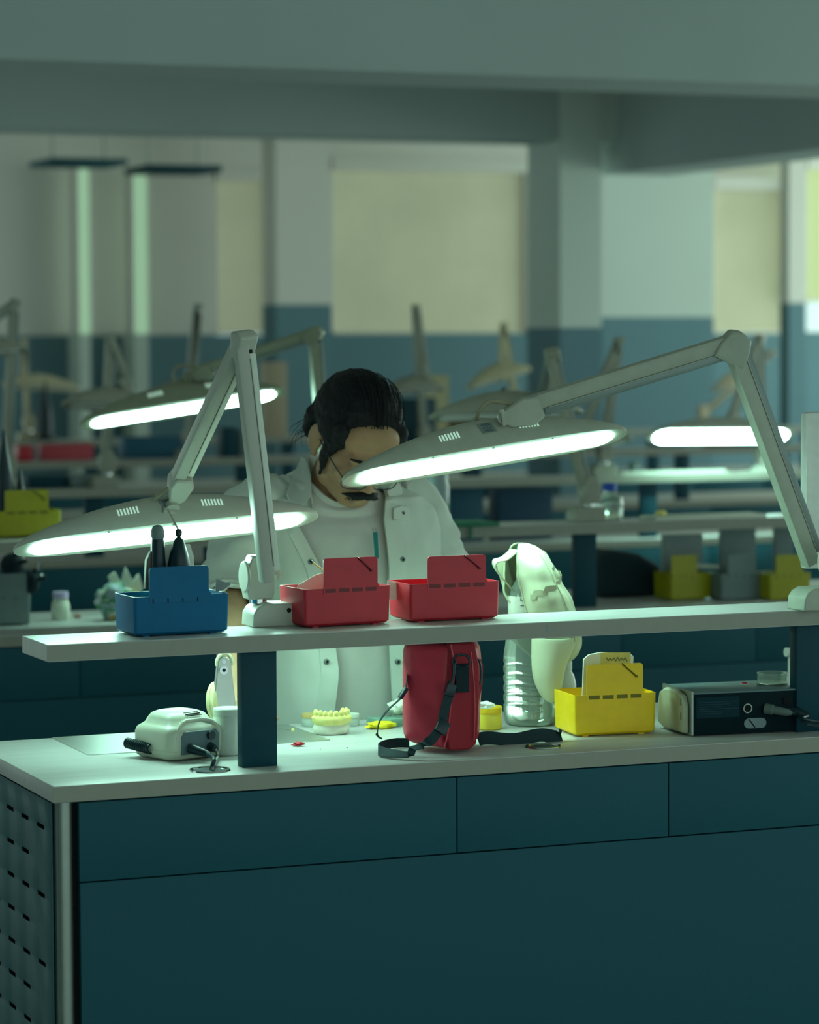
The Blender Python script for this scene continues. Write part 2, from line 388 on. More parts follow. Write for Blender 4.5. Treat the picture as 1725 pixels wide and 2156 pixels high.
def work_lamp(label, base, rz, J0, J1, J2, HCn, X, N, L=.60, lit=True, detail=1, group=None, basew=.083, m=None, w=.050, h=.058, dw=.0275, mg=None, ah=1.0):
    m = m or M['lamp']; base, J0, J1, J2, HCn = map(V, (base, J0, J1, J2, HCn)); X = X.normalized(); N = (N-X*N.dot(X)).normalized()
    t = thing('work_lamp', base, label, 'lamp', 'jointed work lamps on the bench shelves')
    mb = MB(); bw, bd, bh = basew, .068, .043
    prof = [(-bw/2-.018, 0), (bw/2, 0), (bw/2-.003, bh), (-bw/2+.006, bh+.001), (-bw/2-.008, bh*.86), (-bw/2-.016, bh*.6)]
    mb.prism([(x, -bd/2, z) for x, z in prof], (0, bd, 0)); mb.xf(RZ(rz, base))
    build('lamp_base', mb, m, t, mods=[('BEVEL', dict(width=.003, segments=2))])
    top = V((J0.x+.004, base.y, base.z+bh))
    build('swivel', MB().cyl(top, top+V((0, 0, .010)), .017, 20), M['chrome'], t)
    if detail > 0:
        build('screw', MB().cyl(base+V((.012, -bd/2-.0008, bh*.70)), base+V((.012, -bd/2+.001, bh*.70)), .0045, 12), M['dark'], t)
    # lower bracket
    d = (J1-J0).normalized(); side = V((0, 1, 0)); side = (side-d*side.dot(d)).normalized(); q = d.cross(side)
    br = MB(); g0 = top+V((0, 0, .008)); outl = [(-.024, .0), (.024, .0), (.029, .025), (.026, .055), (.016, .082), (-.016, .082), (-.027, .055), (-.029, .025)]
    br.prism([g0+V((x, -.019, z)) for x, z in outl], (0, .038, 0))
    br.cyl(g0+V((-.030, -.002, .042)), g0+V((-.024, -.002, .042)), .030, 20)
    build('lower_bracket', br, m, t, mods=[('BEVEL', dict(width=.004, segments=2))])
    if detail > 0:
        build('tension_knob', MB().cyl(g0+V((.026, 0, .05)), g0+V((.040, 0, .05)), .006, 12).bb(g0.x+.036, g0.x+.044, g0.y-.004, g0.y+.004, g0.z+.035, g0.z+.063, .002), m, t)
    def arm(a, b, nm, up):
        mb = MB(); dd = (b-a).normalized(); s = (V(side)-dd*side.dot(dd)).normalized(); n = dd.cross(s)
        if n.dot(up) < 0: n = -n
        mb.bar(a+n*.007*ah, b+n*.007*ah, .030, .024*ah, s, .004)
        o = build(nm, mb, m, t)
        build('spring_rail', MB().bar(a-n*.011*ah+dd*.02, b-n*.011*ah-dd*.02, .024, .013*ah, s, .002), M['lamp_in'] if not mg else mg, o)
        build('edge_strip', MB().bar(a-n*.0052*ah+dd*.03, b-n*.0052*ah-dd*.03, .0315, .0014, s), m, o)
        return o
    arm(J0, J1, 'lower_arm', V((-1, 0, 0)) if J1.x < J0.x else V((1, 0, 0)) if 0 else -X*0+V((0, 0, 1)))
    arm(J1, J2, 'upper_arm', V((0, 0, 1)))
    # elbow cap
    e = MB(); a1 = (J0-J1).normalized(); a2 = (J2-J1).normalized(); bis = -(a1+a2).normalized(); nrm = a1.cross(a2).normalized()
    perp = nrm.cross(bis)
    if perp.dot(a1) < 0: perp = -perp
    r = ah
    pts = [J1+(bis*.024+perp*.0)*r, J1+(bis*.018+perp*.018)*r, J1+(a1*.034+bis*.019)*r, J1+(a1*.036-bis*.004)*r, J1-bis*.030*r, J1+(a2*.036-bis*.004)*r, J1+(a2*.034+bis*.019)*r, J1+(bis*.018-perp*.018)*r]
    e.prism([p-nrm*.021 for p in pts], nrm*.042)
    ej = build('elbow_joint', e, m, t, mods=[('BEVEL', dict(width=.005, segments=3))])
    build('elbow_slot', MB().bar(J1+a1*.024+bis*.021, J1+a1*.038+bis*.017, .022, .004, nrm), M['dark'], ej)
    # head joint bracket
    dv = (J2-J1).normalized(); sd = (side-dv*side.dot(dv)).normalized(); up = dv.cross(sd)
    if up.z < 0: up = -up
    hb = MB(); oo = J2
    pts = [(x*ah, z*ah) for x, z in ((-.012, .016), (.012, .021), (.050, .010), (.058, -.006), (.040, -.020), (.004, -.026), (-.014, -.018))]
    hb.prism([oo+dv*x+up*z-sd*.020 for x, z in pts], sd*.040)
    build('head_bracket', hb, m, t, mods=[('BEVEL', dict(width=.004, segments=2))])
    neck_t = HCn+N*(h*.95)
    kn = oo+dv*.060+up*.0
    nk = MB().tube([oo+dv*.045-up*.012, kn-up*.018, neck_t+N*.016, neck_t-N*.006], [.011, .012, .015, .018], 14)
    build('head_neck', nk, m, t)
    kb = MB().cyl(kn-sd*.026, kn-sd*.012, .014, 18).bar(kn-sd*.030-dv*.0+up*.020, kn-sd*.030+dv*.006-up*.014, .010, .007, sd, .002)
    build('head_knob', kb, m, t)
    if detail > 0:
        p0 = oo+dv*.030+up*.014; p3 = neck_t+N*.004+X*(-.0)
        pts = cat_spline([p0, oo+dv*.075+up*.036, oo+dv*.105+up*.022, (neck_t+N*.02)*.55+(oo+dv*.11)*.45, p3], 8)
        build('cable', MB().tube(pts, .0042, 8), M['cable'], t)
    hd = build('lamp_head', head_mesh(MB(), HCn, X, N, L, w, h), m, t, ang=50)
    df = build('diffuser', diffuser_mesh(MB(), HCn, X, N, L-.062, dw), M['glow'] if lit else M['white'], hd, label='glowing white light strip' if lit else 'unlit strip')
    if detail > 0:
        Yv = N.cross(X).normalized()
        if Yv.y > 0: Yv = -Yv
        for cx in (-.085, .085):
            vm = MB()
            for k in range(7):
                xx = cx+(k-3)*.0064
                p0, p1 = hullp(HCn, X, N, L, w, h, xx, .30), hullp(HCn, X, N, L, w, h, xx, .56); vm.bar(p0, p1, .0028, .0030, X)
            build('cooling_vent', vm, M['ventglow'], hd)
        if detail > 1:
            c0, c1 = hullp(HCn, X, N, L, w, h, 0, .26), hullp(HCn, X, N, L, w, h, -.004, .72)
            nn = X.cross((c1-c0).normalized()); 
            if nn.dot(Yv) < 0: nn = -nn
            Mx = Matrix((X, (c1-c0).normalized(), nn)).transposed().to_4x4(); Mx.translation = (c0+c1)/2+nn*.0022
            lb = build('rating_label', MB().box((0, 0, 0), (.030, .026, .0006), Mx), mat('label_grey', (128, 140, 138), .6), hd)
            pr = MB()
            for j, (y, x0, x1) in enumerate(((.010, -.011, .009), (.0075, -.010, .012), (.005, -.012, .011), (-.006, -.012, .006), (-.0085, -.012, .010), (-.011, -.009, .008))):
                pr.box(((x0+x1)/2, y, .0006), (x1-x0, .0011, .0003), Mx)
            build('label_print', pr, M['ink'], lb)
            for s, xo in (('CE', -.007), ('X', .001), ('O', .008)):
                txt(s, .006, Mx @ Matrix.Translation((xo, -.001, .0006)), M['ink'], lb, 'label_mark')
            for k in (-.8, -.42, 0, .42, .8):
                q0 = HCn+X*(k*L/2)+Yv*(w*(.80 if abs(k) < .7 else .50))-N*.0042
                build('head_screw', MB().cyl(q0, q0-N*.001, .0022, 8), M['lamp_in'], hd)
    return t
def txt(s, size, Mx, m, parent, name, extr=.0002, align='CENTER'):
    cu = bpy.data.curves.new(name, 'FONT'); cu.body = s; cu.size = size; cu.extrude = extr; cu.align_x = align; cu.align_y = 'CENTER'
    tmp = bpy.data.objects.new(name, cu); dg = bpy.context.evaluated_depsgraph_get()
    COL.objects.link(tmp); dg.update(); me = bpy.data.meshes.new_from_object(tmp.evaluated_get(dg)); bpy.data.objects.remove(tmp)
    me.transform(Mx); off = origin(parent) if parent is not None else V((0, 0, 0)); me.transform(Matrix.Translation(-off))
    me.materials.clear(); me.materials.append(m); me.name = name
    o = bpy.data.objects.new(name, me); COL.objects.link(o); o.parent = parent; return o
ZS = 1.145
def ax(p0, p1): return (V(p1)-V(p0)).normalized()
# 1: front left lamp
hl, hr = P(28, 1152, .44), P(668, 1082, .44)
Lc = (hl+hr)/2+V((0, 0, -.004)); X1 = ax(hl, hr)
work_lamp('white work lamp between blue and red bins, its lit head hanging low to the left',
          PZ(588, 1317, ZS)+V((0, .012, 0)), 0, P(570, 1225, .125), P(513, 722, .125), P(381, 1008, .385), Lc, X1, V((0, .50, .87)), L=(hr-hl).length, detail=2, mg=mat('lit_rail', (214, 220, 208), .4))  # paler rail: lamplight on the arm's underside is put into its colour
# 2: front right lamp
hl, hr = P(721, 1003, .30), P(1318, 905, .30)
Lc = (hl+hr)/2+V((0, 0, -.006)); X2 = ax(hl, hr)
work_lamp('white work lamp at the right edge, long arm reaching left, lit head before the face',
          PZ(1742, 1284, ZS)+V((0, .02, 0)), 0, P(1716, 1185, .13), P(1548, 727, .13), P(1122, 858, .27), Lc, X2, V((0, .50, .87)), L=(hr-hl).length, detail=2, m=mat('lamp_plastic_warm', (168, 172, 158), .42), ah=1.24)
# 3: second row lamp, lit
ml = mat('aged_lamp_plastic', (138, 142, 122), .5)
y2 = 2.62
hl, hr = P(169, 888, y2+.22), P(600, 820, y2+.22)
work_lamp('yellowed lit work lamp on the second shelf, elbow just left of the dark hair',
          P(693, 1103, y2), 0, P(690, 1040, y2), P(664, 704, y2), P(440, 778, y2+.2), (hl+hr)/2+V((0, 0, -.006)), ax(hl, hr), V((0, .50, .87)), L=(hr-hl).length, detail=1, m=ml)
# 4: third row lamp at right, lit
y3 = 5.12; y3h = 5.0
hl, hr = P(1362, 918, y3h), P(1672, 916, y3h)
work_lamp('blurred lit work lamp on the third shelf, level strip glowing behind the long right arm',
          P(1607, 1003, y3), 0, P(1606, 960, y3), P(1600, 716, y3), P(1545, 872, y3h+.05), (hl+hr)/2, ax(hl, hr), V((0, .62, .78)), L=(hr-hl).length, detail=0, dw=.040, w=.055)
def far_lamp(label, y, base, el, j2, hlp, hrp, L=None, m=None, yh=None, N=V((0, .3, .95))):
    yh = yh or y; a, b = P(*hlp, yh), P(*hrp, yh)
    zb2 = P(base[0], base[1], y); zb2.z = ZS
    return work_lamp(label, zb2, 0, zb2+V((0, 0, .07)), P(*el, y), P(*j2, yh), (a+b)/2, ax(a, b), N, L=(b-a).length, lit=False, detail=0, m=m)
mf = mat('far_lamp_plastic', (150, 152, 138), .5)
far_lamp('unlit blurred lamp with a tall arm at the very left edge', y3, (14, 1010), (30, 642), (-60, 700), (-230, 760), (60, 735), m=mf)
far_lamp('unlit blurred lamp whose upright arm crosses behind the yellowed lamp head', y3, (224, 1018), (233, 722), (262, 800), (130, 850), (330, 862), m=mf)
far_lamp('unlit blurred lamp whose thin arm pokes up just left of the nearest elbow joint', 7.33, (398, 955), (416, 650), (402, 790), (300, 835), (500, 822), m=mf)
far_lamp('unlit blurred lamp with a thin upright arm in front of the cream window', 7.33, (893, 950), (876, 652), (892, 770), (800, 830), (935, 818), m=mf)
far_lamp('unlit blurred lamp with an upside-down V arm between cap and long right arm', 2.66, (1240, 1088), (1163, 748), (1138, 850), (905, 878), (1225, 868), m=mf, yh=2.9)
far_lamp('unlit blurred lamp with two steep parallel arms left of the lit level strip', y3, (1272, 1000), (1303, 722), (1232, 900), (1130, 960), (1330, 925), m=mf)
far_lamp('unlit cream lamp head tilted on the fourth shelf, over the right lamp joint', 7.33, (1100, 905), (1062, 690), (1058, 768), (982, 818), (1118, 778), m=mat('cream_lamp', (205, 196, 160), .5))
far_lamp('unlit cream lamp head at far left behind the black cone', 9.93, (60, 892), (52, 722), (50, 790), (0, 810), (168, 822), m=mat('cream_lamp_far', (200, 190, 160), .5))
far_lamp('unlit cream lamp behind the elbow of the right lamp, on the farthest shelf', 9.85, (1480, 880), (1625, 745), (1560, 790), (1500, 825), (1600, 790), m=mat('cream_lamp_right', (190, 176, 150), .5))

# ------------------------------------------------------------------ sorting bins
def bin_box(label, loc, rz, m, w=.178, d=.112, h=.073, tx=(.25, .84), th=.056, clip=True, slot=None, group=None, full=True):
    t = thing('storage_bin', loc, label, 'bin', 'plastic storage bins with raised label tabs'); Mx = RZ(rz, loc)
    mb = MB(); wl = .0022
    def rect(x0, x1, y0, y1, z, r=.007, n=4):
        p = []
        for cx, cy, a0 in ((x1-r, y1-r, 0), (x0+r, y1-r, 90), (x0+r, y0+r, 180), (x1-r, y0+r, 270)):
            for k in range(n+1):
                a = math.radians(a0+90*k/n); p.append(V((cx+r*math.cos(a), cy+r*math.sin(a), z)))
        return p
    ti = .0018
    rings = [rect(ti+.005, w-ti-.005, ti+.005, d-ti-.005, .0025), rect(ti, w-ti, ti, d-ti, .007), rect(0, w, 0, d, h), rect(wl, w-wl, wl, d-wl, h), rect(ti+wl, w-ti-wl, ti+wl, d-ti-wl, .006)]
    mb.loft(rings)
    build('bin_body', mb.xf(Mx), m, t)
    for x in (.02, w-.035): build('bin_foot', MB().bb(x, x+.012, .008, .02, 0, .004).xf(Mx), m, t)
    x0, x1 = tx[0]*w, tx[1]*w; r = .006
    pts = [(x0, h-.012)]+[(x0+r-r*math.cos(a), h+th-r+r*math.sin(a)) for a in (0, .5, 1.05, 1.57)]+[(x1-r+r*math.sin(a), h+th-r+r*math.cos(a)) for a in (0, .5, 1.05, 1.57)]+[(x1, h+.006), (x1+.004, h), (x1+.004, h-.012)]
    tb = MB().prism([(x, -.0012, z) for x, z in pts], (0, .0026, 0)).xf(Mx)
    tab = build('label_tab', tb, m, t)
    sl = MB(); n = 4; sw = (x1-x0)/n
    for k in range(n): sl.bb(x0+sw*(k+.12), x0+sw*(k+.9), -.0016, -.0010, h-.0085, h-.001) if full else sl.bb(x0+sw*(k+.2), x0+sw*(k+.2)+.002, -.0016, -.001, h-.012, h-.004)
    build('tab_slots', sl.xf(Mx), slot or M['dark'], t)
    if clip:
        a, b = V((x0+(x1-x0)*.62, -.003, h+th)), V((x1-.014, -.003, h+th-.026))
        pts = [a+(b-a)*(k/60)+V((0, -.0012*math.cos(k*1.6), .0012*math.sin(k*1.6))) for k in range(61)]
        cm = MB().tube(pts, .0010, 5).cyl(b+V((0, -.002, 0)), b+V((0, .002, 0)), .0026, 10)
        build('clip', cm.xf(Mx), slot or M['dark'], t)
    return t
bl = PZ(283, 1343, ZS); bin_box('blue storage bin on the near shelf holding cards and cone tools', bl, .04, M['blue'], w=.184, tx=(.16, .78), th=.053, clip=False, full=False)
rl = PZ(642, 1324, ZS); bin_box('red storage bin right of the left lamp, with paper and cotton stick', rl, .10, M['red'], slot=M['reddk'], w=.181, tx=(.215, .84))
r2 = PZ(864, 1312, ZS); bin_box('empty-looking red storage bin nearer the white cap, second from the left lamp', r2, .0, M['red'], slot=M['reddk'], w=.186, tx=(.19, .84), th=.052)
yl = PZ(1210, 1553, .9); bin_box('yellow storage bin on the near worktop holding a paper packet', yl, -.10, M['yellow'], slot=mat('olive_slot', (120, 110, 10), .6), w=.172, tx=(.15, .83), th=.060, h=.082, d=.125)
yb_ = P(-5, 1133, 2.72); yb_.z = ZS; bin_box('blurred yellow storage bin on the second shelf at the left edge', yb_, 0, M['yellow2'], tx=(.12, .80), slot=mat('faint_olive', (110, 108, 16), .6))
def zfix(p, z): p = V(p); p.z = z; return p
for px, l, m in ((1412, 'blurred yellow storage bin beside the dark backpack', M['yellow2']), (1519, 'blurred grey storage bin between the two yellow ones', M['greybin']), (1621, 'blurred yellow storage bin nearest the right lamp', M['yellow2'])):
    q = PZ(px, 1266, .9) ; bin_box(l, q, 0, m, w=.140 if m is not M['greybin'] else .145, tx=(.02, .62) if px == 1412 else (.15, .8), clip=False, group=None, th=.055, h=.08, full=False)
gb = PZ(-70, 1322, .9); bin_box('tall grey storage bin at left on the second worktop, full of black parts', gb, 0, M['greybin'], w=.180, h=.085, tx=(.1, .93), th=.058, clip=False, full=False)
# ------------------------------------------------------------------ things in the blue bin
def wl(pts, y): return [P(a, b, y) for a, b in pts]
y = bl.y+.065
c = P(333, 1200, y); 
t = thing('glue_bottle', (c.x, y, ZS+.004), 'dark bottle with a rounded grey tip standing in the blue bin', 'bottle')
s_ = 1/pxm(y, 333)
zb = lambda py: P(333, py, y).z
build('bottle_body', MB().lathe([(.012, ZS+.004), (.0145, zb(1230)), (.0140, zb(1190)), (.0125, zb(1150)), (.0115, zb(1135))], (c.x, y, 0)), M['black'], t)
build('bottle_tip', MB().lathe([(.0105, zb(1137)), (.0130, zb(1128)), (.0125, zb(1116)), (.009, zb(1108)), (.003, zb(1105))], (c.x, y, 0)), M['greybin'], t)
c = P(377, 1200, y-.01); y_ = y-.01
t = thing('cone_nozzle', (c.x, y_, ZS+.004), 'dark blue cone nozzle with a small knob on top, standing in the blue bin', 'nozzle')
build('cone', MB().lathe([(.020, ZS+.004), (.021, zb(1190)), (.0165, zb(1165)), (.0085, zb(1137)), (.0035, zb(1131))], (c.x, y_, 0)), M['black'], t)
build('knob', MB().lathe([(.003, zb(1132)), (.0065, zb(1127)), (.0068, zb(1119)), (.004, zb(1114))], (c.x, y_, 0)), M['black'], t)
build('wire_stem', MB().tube([V((c.x, y_, zb(1117))), P(366, 1098, y_+.01), P(353, 1073, y_+.03)], .0018, 6), M['cable'], t)
def card(name, pts, y, m, label, cat, th=.0015, **k):
    a = wl(pts, y); o = build(name, MB().prism(a, (0, th, 0)), m, mods=[('BEVEL', dict(width=.0004, segments=1))]); tag(o, label, cat, **k); return o
card('card_packet', [(312, 1238), (310, 1225), (330, 1158), (352, 1148), (400, 1146), (408, 1170), (410, 1238)], y+.018, M['paper'], 'pale card with a slanted corner leaning behind the cone in the blue bin', 'card', .004)
card('pouch', [(306, 1240), (309, 1180), (318, 1160), (323, 1160), (324, 1240)], y+.0, mat('brown_pouch', (110, 104, 90), .6), 'narrow dark pouch edge at the left inside the blue bin', 'pouch', .012)
card('cloth_scrap', [(455, 1226), (455, 1246), (470, 1243), (486, 1231), (484, 1226), (474, 1226), (456, 1219)], y-.02, mat('grey_cloth', (130, 138, 136), .9), 'small grey cloth scrap poking out right of the blue bin tab', 'cloth', .003)
# red bin contents
y = rl.y+.05
mb = MB().prism(wl([(620, 1262), (628, 1232), (662, 1212), (690, 1203), (700, 1262)], y+.02), (0, .0012, 0))
tag(build('paper_scrap', mb, M['paper']), 'folded pale paper scrap leaning in the left red bin', 'paper')
a, b = P(654, 1181, y+.03), P(700, 1214, y+.01)
t = thing('cotton_stick', (b.x, b.y, b.z-.03), 'thin wooden stick with a dark tip poking up behind the left red bin tab', 'stick')
build('shaft', MB().tube([b+V((.02, -.01, -.04)), b, a+(b-a)*.08], .0016, 6), mat('wood_stick', (226, 210, 130), .6), t)
build('tip', MB().tube([a+(b-a)*.10, a-(b-a)*.02], .0026, 8), M['black'], t)
card('clear_sheet', [(812, 1262), (816, 1222), (846, 1229), (862, 1236), (864, 1262)], rl.y+.085, M['paper'], 'pale sheet between the two red bins', 'paper')
# ------------------------------------------------------------------ red shoulder bag
yb0 = .085
def bagring(z, x0, x1, y0, y1, r=.02, n=5, k=0):
    p = []
    for cx, cy, a0 in ((x1-r, y1-r, 0), (x0+r, y1-r, 90), (x0+r, y0+r, 180), (x1-r, y0+r, 270)):
        for i in range(n+1):
            a = math.radians(a0+90*i/n); q = V((cx+r*math.cos(a), cy+r*math.sin(a), z))
            q.y += .006*noise.noise(V((q.x*14, z*16, 1)))*2; q.x += .003*noise.noise(V((q.y*15, z*13, 4)))*2; p.append(q)
    return p
bc = PZ(992, 1581, .9)   # front right bottom corner
ang = .62; bw, bd = .062, .122  # narrow end faces the camera right, broad front faces left
Mb = RZ(ang, (bc.x-.036, bc.y+.002, 0)) 
rings = []
for z, ins in ((.9005, .012), (.906, .004), (.92, .0), (.96, -.002), (1.0, .0), (1.04, .002), (1.075, .004), (1.10, .010), (1.112, .022)):
    rings.append(bagring(z, -.045+ins, .052-ins, .0+ins, .128-ins, .018))
mr = mat('red_leather', (196, 52, 74), .45, var=.08, scale=25, bump=.0008)
mrd = mat('red_fabric_side', (150, 30, 46), .8, var=.06, scale=200, bump=.0004)
mk = mat('black_webbing', (16, 48, 54), .75, scale=400, bump=.0004)
bag = thing('shoulder_bag', (bc.x-.03, bc.y+.06, .9), 'red shoulder bag with black straps standing on the near worktop under the shelf', 'bag')
for r in rings:
    for i, q in enumerate(r): r[i] = V(q)
x_f0, x_f1 = P(858, 1500, .14).x, P(1008, 1500, .10).x
yq = .105
def bx(px, py, y=yq): return P(px, py, y)
# body: left broad flap face and darker right gusset, outline from its silhouette
sec = []
for (pyl, xl, xm, xr) in ((1352, 859, 945, 1000), (1372, 858, 950, 1008), (1400, 857, 948, 1010), (1440, 857, 942, 1011), (1480, 857, 938, 1009), (1520, 857, 932, 1007), (1555, 858, 925, 1006), (1572, 866, 930, 1004), (1581, 890, 935, 996)):
    z = max(.9006, P(930, pyl, .06).z if pyl > 1560 else P(930, pyl, yq).z)
    L_, Mi, R_ = P(xl, pyl, .135), P(xm, pyl, .078), P(xr, pyl, .120)
    B1, B2 = V((R_.x+.025, .185, z)), V((L_.x+.022, .195, z))
    for q in (L_, Mi, R_): q.z = z
    ring = []
    ctrl = [L_, L_*.35+Mi*.65+V((0, -.006, 0)), Mi, Mi*.4+R_*.6+V((0, -.008, 0)), R_, B1, B2]
    m_ = len(ctrl)
    for i in range(m_):
        a, b, c2, d2 = ctrl[i-1], ctrl[i], ctrl[(i+1) % m_], ctrl[(i+2) % m_]
        for j in range(4):
            u = j/4; lin_ = b*(1-u)+c2*u; cr_ = .5*((2*b)+(-a+c2)*u+(2*a-5*b+4*c2-d2)*u*u+(-a+3*b-3*c2+d2)*u**3)
            q = cr_*.6+lin_*.4; q.z = z; nn = noise.noise(V((q.x*18, q.y*18, z*14)))*.0035; q.y += nn; ring.append(q)
    sec.append(ring)
build('bag_body', MB().loft(sec[::-1]), mr, bag, ang=60, mods=[('SUBSURF', dict(levels=1, render_levels=1))])
pp = lambda lst, y: [P(a, b, y) for a, b in lst]
def strip_on(pts, th, m, name, par, y, bev=.001, **k):
    a = [P(px, py, yy) for px, py, yy in pts] if len(pts[0]) == 3 else pp(pts, y)
    return build(name, MB().prism(a, (0, th, 0)), m, par, mods=[('BEVEL', dict(width=bev, segments=2))], **k)
gus = strip_on([(948, 1355, .070), (1000, 1353, .098), (1010, 1400, .100), (1011, 1450, .100), (1008, 1520, .098), (1004, 1566, .094), (990, 1579, .085), (948, 1581, .068), (938, 1540, .066), (944, 1450, .068)], .02, mrd, 'side_gusset', bag, 0, .004)
build('gusset_piping', MB().tube(cat_spline([P(949, 1357, .068), P(957, 1410, .067), P(950, 1480, .066), P(944, 1540, .065), P(935, 1577, .064)]), .0016, 6).tube(cat_spline([P(992, 1372, .086), P(998, 1440, .088), P(1000, 1500, .088), (P(998, 1560, .085))]), .0014, 6), mr, bag)
build('rear_pocket', MB().prism(pp([(1002, 1380), (1013, 1385), (1019, 1400), (1018, 1440), (1010, 1480), (1003, 1500)], .125), (0, .03, 0)), mrd, bag, mods=[('BEVEL', dict(width=.005, segments=2))])
build('zip', MB().tube(cat_spline([P(1001, 1384, .115), P(1011, 1396, .116), P(1013, 1430, .116), P(1004, 1462, .113)]), .0022, 6), M['black'], bag)
build('strap_patch', MB().prism(pp([(959, 1400), (989, 1398), (989, 1458), (961, 1458)], .064), (0, .016, 0)), M['blackfab'], bag, mods=[('BEVEL', dict(width=.001, segments=1))])
ring = [P(972, 1392, .060)+Rt*(.0155*math.cos(a))+V((0, 0, 1))*(.0125*math.sin(a)) for a in [2*math.pi*k/24 for k in range(25)]]
build('strap_ring', MB().tube(ring, .0024, 8), M['black'], bag)
build('snap_hook', MB().tube(cat_spline([P(960, 1392, .058), P(957, 1400, .055), P(956, 1420, .054), P(950, 1436, .053)]), .0030, 8).sph(P(948, 1443, .052), (.006, .004, .009)), M['black'], bag)
# front strap with buckle going down, round the front and into a loop on the left
s1 = cat_spline([P(951, 1446, .052), P(944, 1470, .050), P(935, 1500, .048), P(928, 1530, .044), P(908, 1558, .038), P(880, 1573, .034), P(850, 1577, .045), P(820, 1572, .070), P(803, 1563, .095), P(797, 1553, .125), P(800, 1545, .15), P(812, 1539, .175), P(835, 1536, .19), P(862, 1540, .18)], 8)
for q in s1[44:]: q.z = .9105
for q in s1: q.z = max(q.z, .910)
sd = []
for i, q in enumerate(s1):
    u = i/(len(s1)-1); u2 = min(1, max(0, (u-.45)/.25)); sd.append((V((.9, .1, .3))*(1-u2)+V((0, .0, 1))*u2).normalized())
build('long_strap', MB().ribbon(s1, .0185, .0016, sd), mk, bag)
s3 = cat_spline([P(858, 1420, .13), P(853, 1455, .13), P(842, 1472, .13), P(818, 1494, .13), P(799, 1520, .125), P(795, 1545, .12), P(799, 1552, .11)], 8)
build('thin_strap', MB().ribbon(s3, .0150, .0014, V((.3, .95, 0))), mk, bag)
for q0, q1, w_, t_ in ((P(938, 1518, .044), P(926, 1543, .038), .024, .006), (P(952, 1440, .050), P(946, 1466, .049), .020, .006), (P(856, 1448, .126), P(842, 1470, .126), .008, .010)):
    build('buckle', MB().bar(q0, q1, w_, t_, V((.9, .1, .3)), .002), M['black'], bag)
s4 = cat_spline([P(1006, 1548, .16), P(1050, 1556, .15), P(1100, 1553, .15), P(1145, 1548, .15), P(1176, 1538, .15), P(1178, 1532, .155)], 8)
for i, q in enumerate(s4): q.z = .9115+.003*math.sin(i*.35)
build('trailing_strap', MB().ribbon(s4, .026, .002, [V((0, .45, .9)) if i < 10 else V((0, .2, 1)) for i in range(len(s4))]), mk, bag)
# ------------------------------------------------------------------ handpiece control box
o = PZ(362, 1607, .9); rz = .36
cb = thing('handpiece_control_box', o, 'pale rounded control box with two plugs in its back, left of the dark post', 'control box')
Mx = RZ(rz, (o.x, o.y, .9)); mb = MB(); w_, d_, h_ = .132, .125, .088
def rr(x0, x1, y0, y1, z, r, n=5):
    p = []
    for cx, cy, a0 in ((x1-r, y1-r, 0), (x0+r, y1-r, 90), (x0+r, y0+r, 180), (x1-r, y0+r, 270)):
        for k in range(n+1):
            a = math.radians(a0+90*k/n); p.append(V((cx+r*math.cos(a), cy+r*math.sin(a), z)))
    return p
R_ = []
for z, i_, fr in ((.003, .006, .006), (.006, .002, .002), (.018, 0, 0), (.0185, .0006, .0006), (.0195, .0006, .0006), (.020, 0, 0), (.050, .0, .0), (.058, .003, .002), (.063, .010, .006), (.067, .015, .012), (.076, .019, .018), (.083, .024, .024), (.087, .033, .033), (.088, .044, .040)):
    R_.append(rr(i_, w_-i_, fr, d_-i_*.8, z, .022))
mb.loft(R_)
mp = mat('control_box_plastic', (196, 200, 182), .35, var=.02)
build('casing', mb.xf(Mx), mp, cb, ang=50)
build('raised_rim', MB().tube([Mx @ q for q in ([V((.018, .004, .012)), V((.016, .003, .045)), V((.020, .005, .058)), V((.032, .010, .070)), V((.046, .016, .073)), V((.086, .016, .073)), V((.100, .010, .070)), V((.114, .005, .058)), V((.116, .003, .045)), V((.114, .004, .012))])], .004, 8), mp, cb)
pl = [(x, z) for x, z in ((.022, .012), (.112, .012), (.112, .046), (.105, .055), (.030, .055), (.022, .046))]
bp = build('rear_plate', MB().prism([V((x, -.0022, z)) for x, z in pl], (0, .006, 0)).xf(Mx), mat('slate_plate', (88, 110, 118), .5), cb, mods=[('BEVEL', dict(width=.002, segments=2))])
build('vent_slots', MB().bb(.052, .088, .010, .024, .0855, .0862).bb(.055, .090, .0, .0022, .0, .001).xf(Mx) if 0 else MB().bar(Mx @ V((.052, .030, .0855)), Mx @ V((.086, .030, .0855)), .0022, .0015).bar(Mx @ V((.052, .024, .0838)), Mx @ V((.086, .024, .0838)), .0022, .0015).bar(Mx @ V((.052, .018, .0815)), Mx @ V((.086, .018, .0815)), .0022, .0015), M['dark'], cb)
fz = lambda x, z, a, b, r, n=16: MB().cyl(Mx @ V((x, a, z)), Mx @ V((x, b, z)), r, n)
build('fuse_knob', fz(.090, .044, -.008, .0, .0085), M['black'], cb)
pa, pb_ = Mx @ V((.040, -.002, .024)), Mx @ V((.050, -.030, .018))
pg = build('plug', MB().tube([pa, pa+(pb_-pa)*.3, pb_, pb_+(pb_-pa)*.5], [.0095, .0095, .007, .0045], 12), M['black'], cb)
build('power_cable', MB().tube(cat_spline([pb_+(pb_-pa)*.3, G1+V((.01, .006, .020)), G1+V((.004, 0, .006)), G1+V((.003, .002, -.01))]), .0038, 8), M['cable'] if 0 else M['black'], cb)
pa, pb_ = Mx @ V((.090, -.002, .022)), Mx @ V((.090, -.016, .019))
build('plug', MB().tube([pa, pb_], [.0095, .007], 12), M['black'], cb)
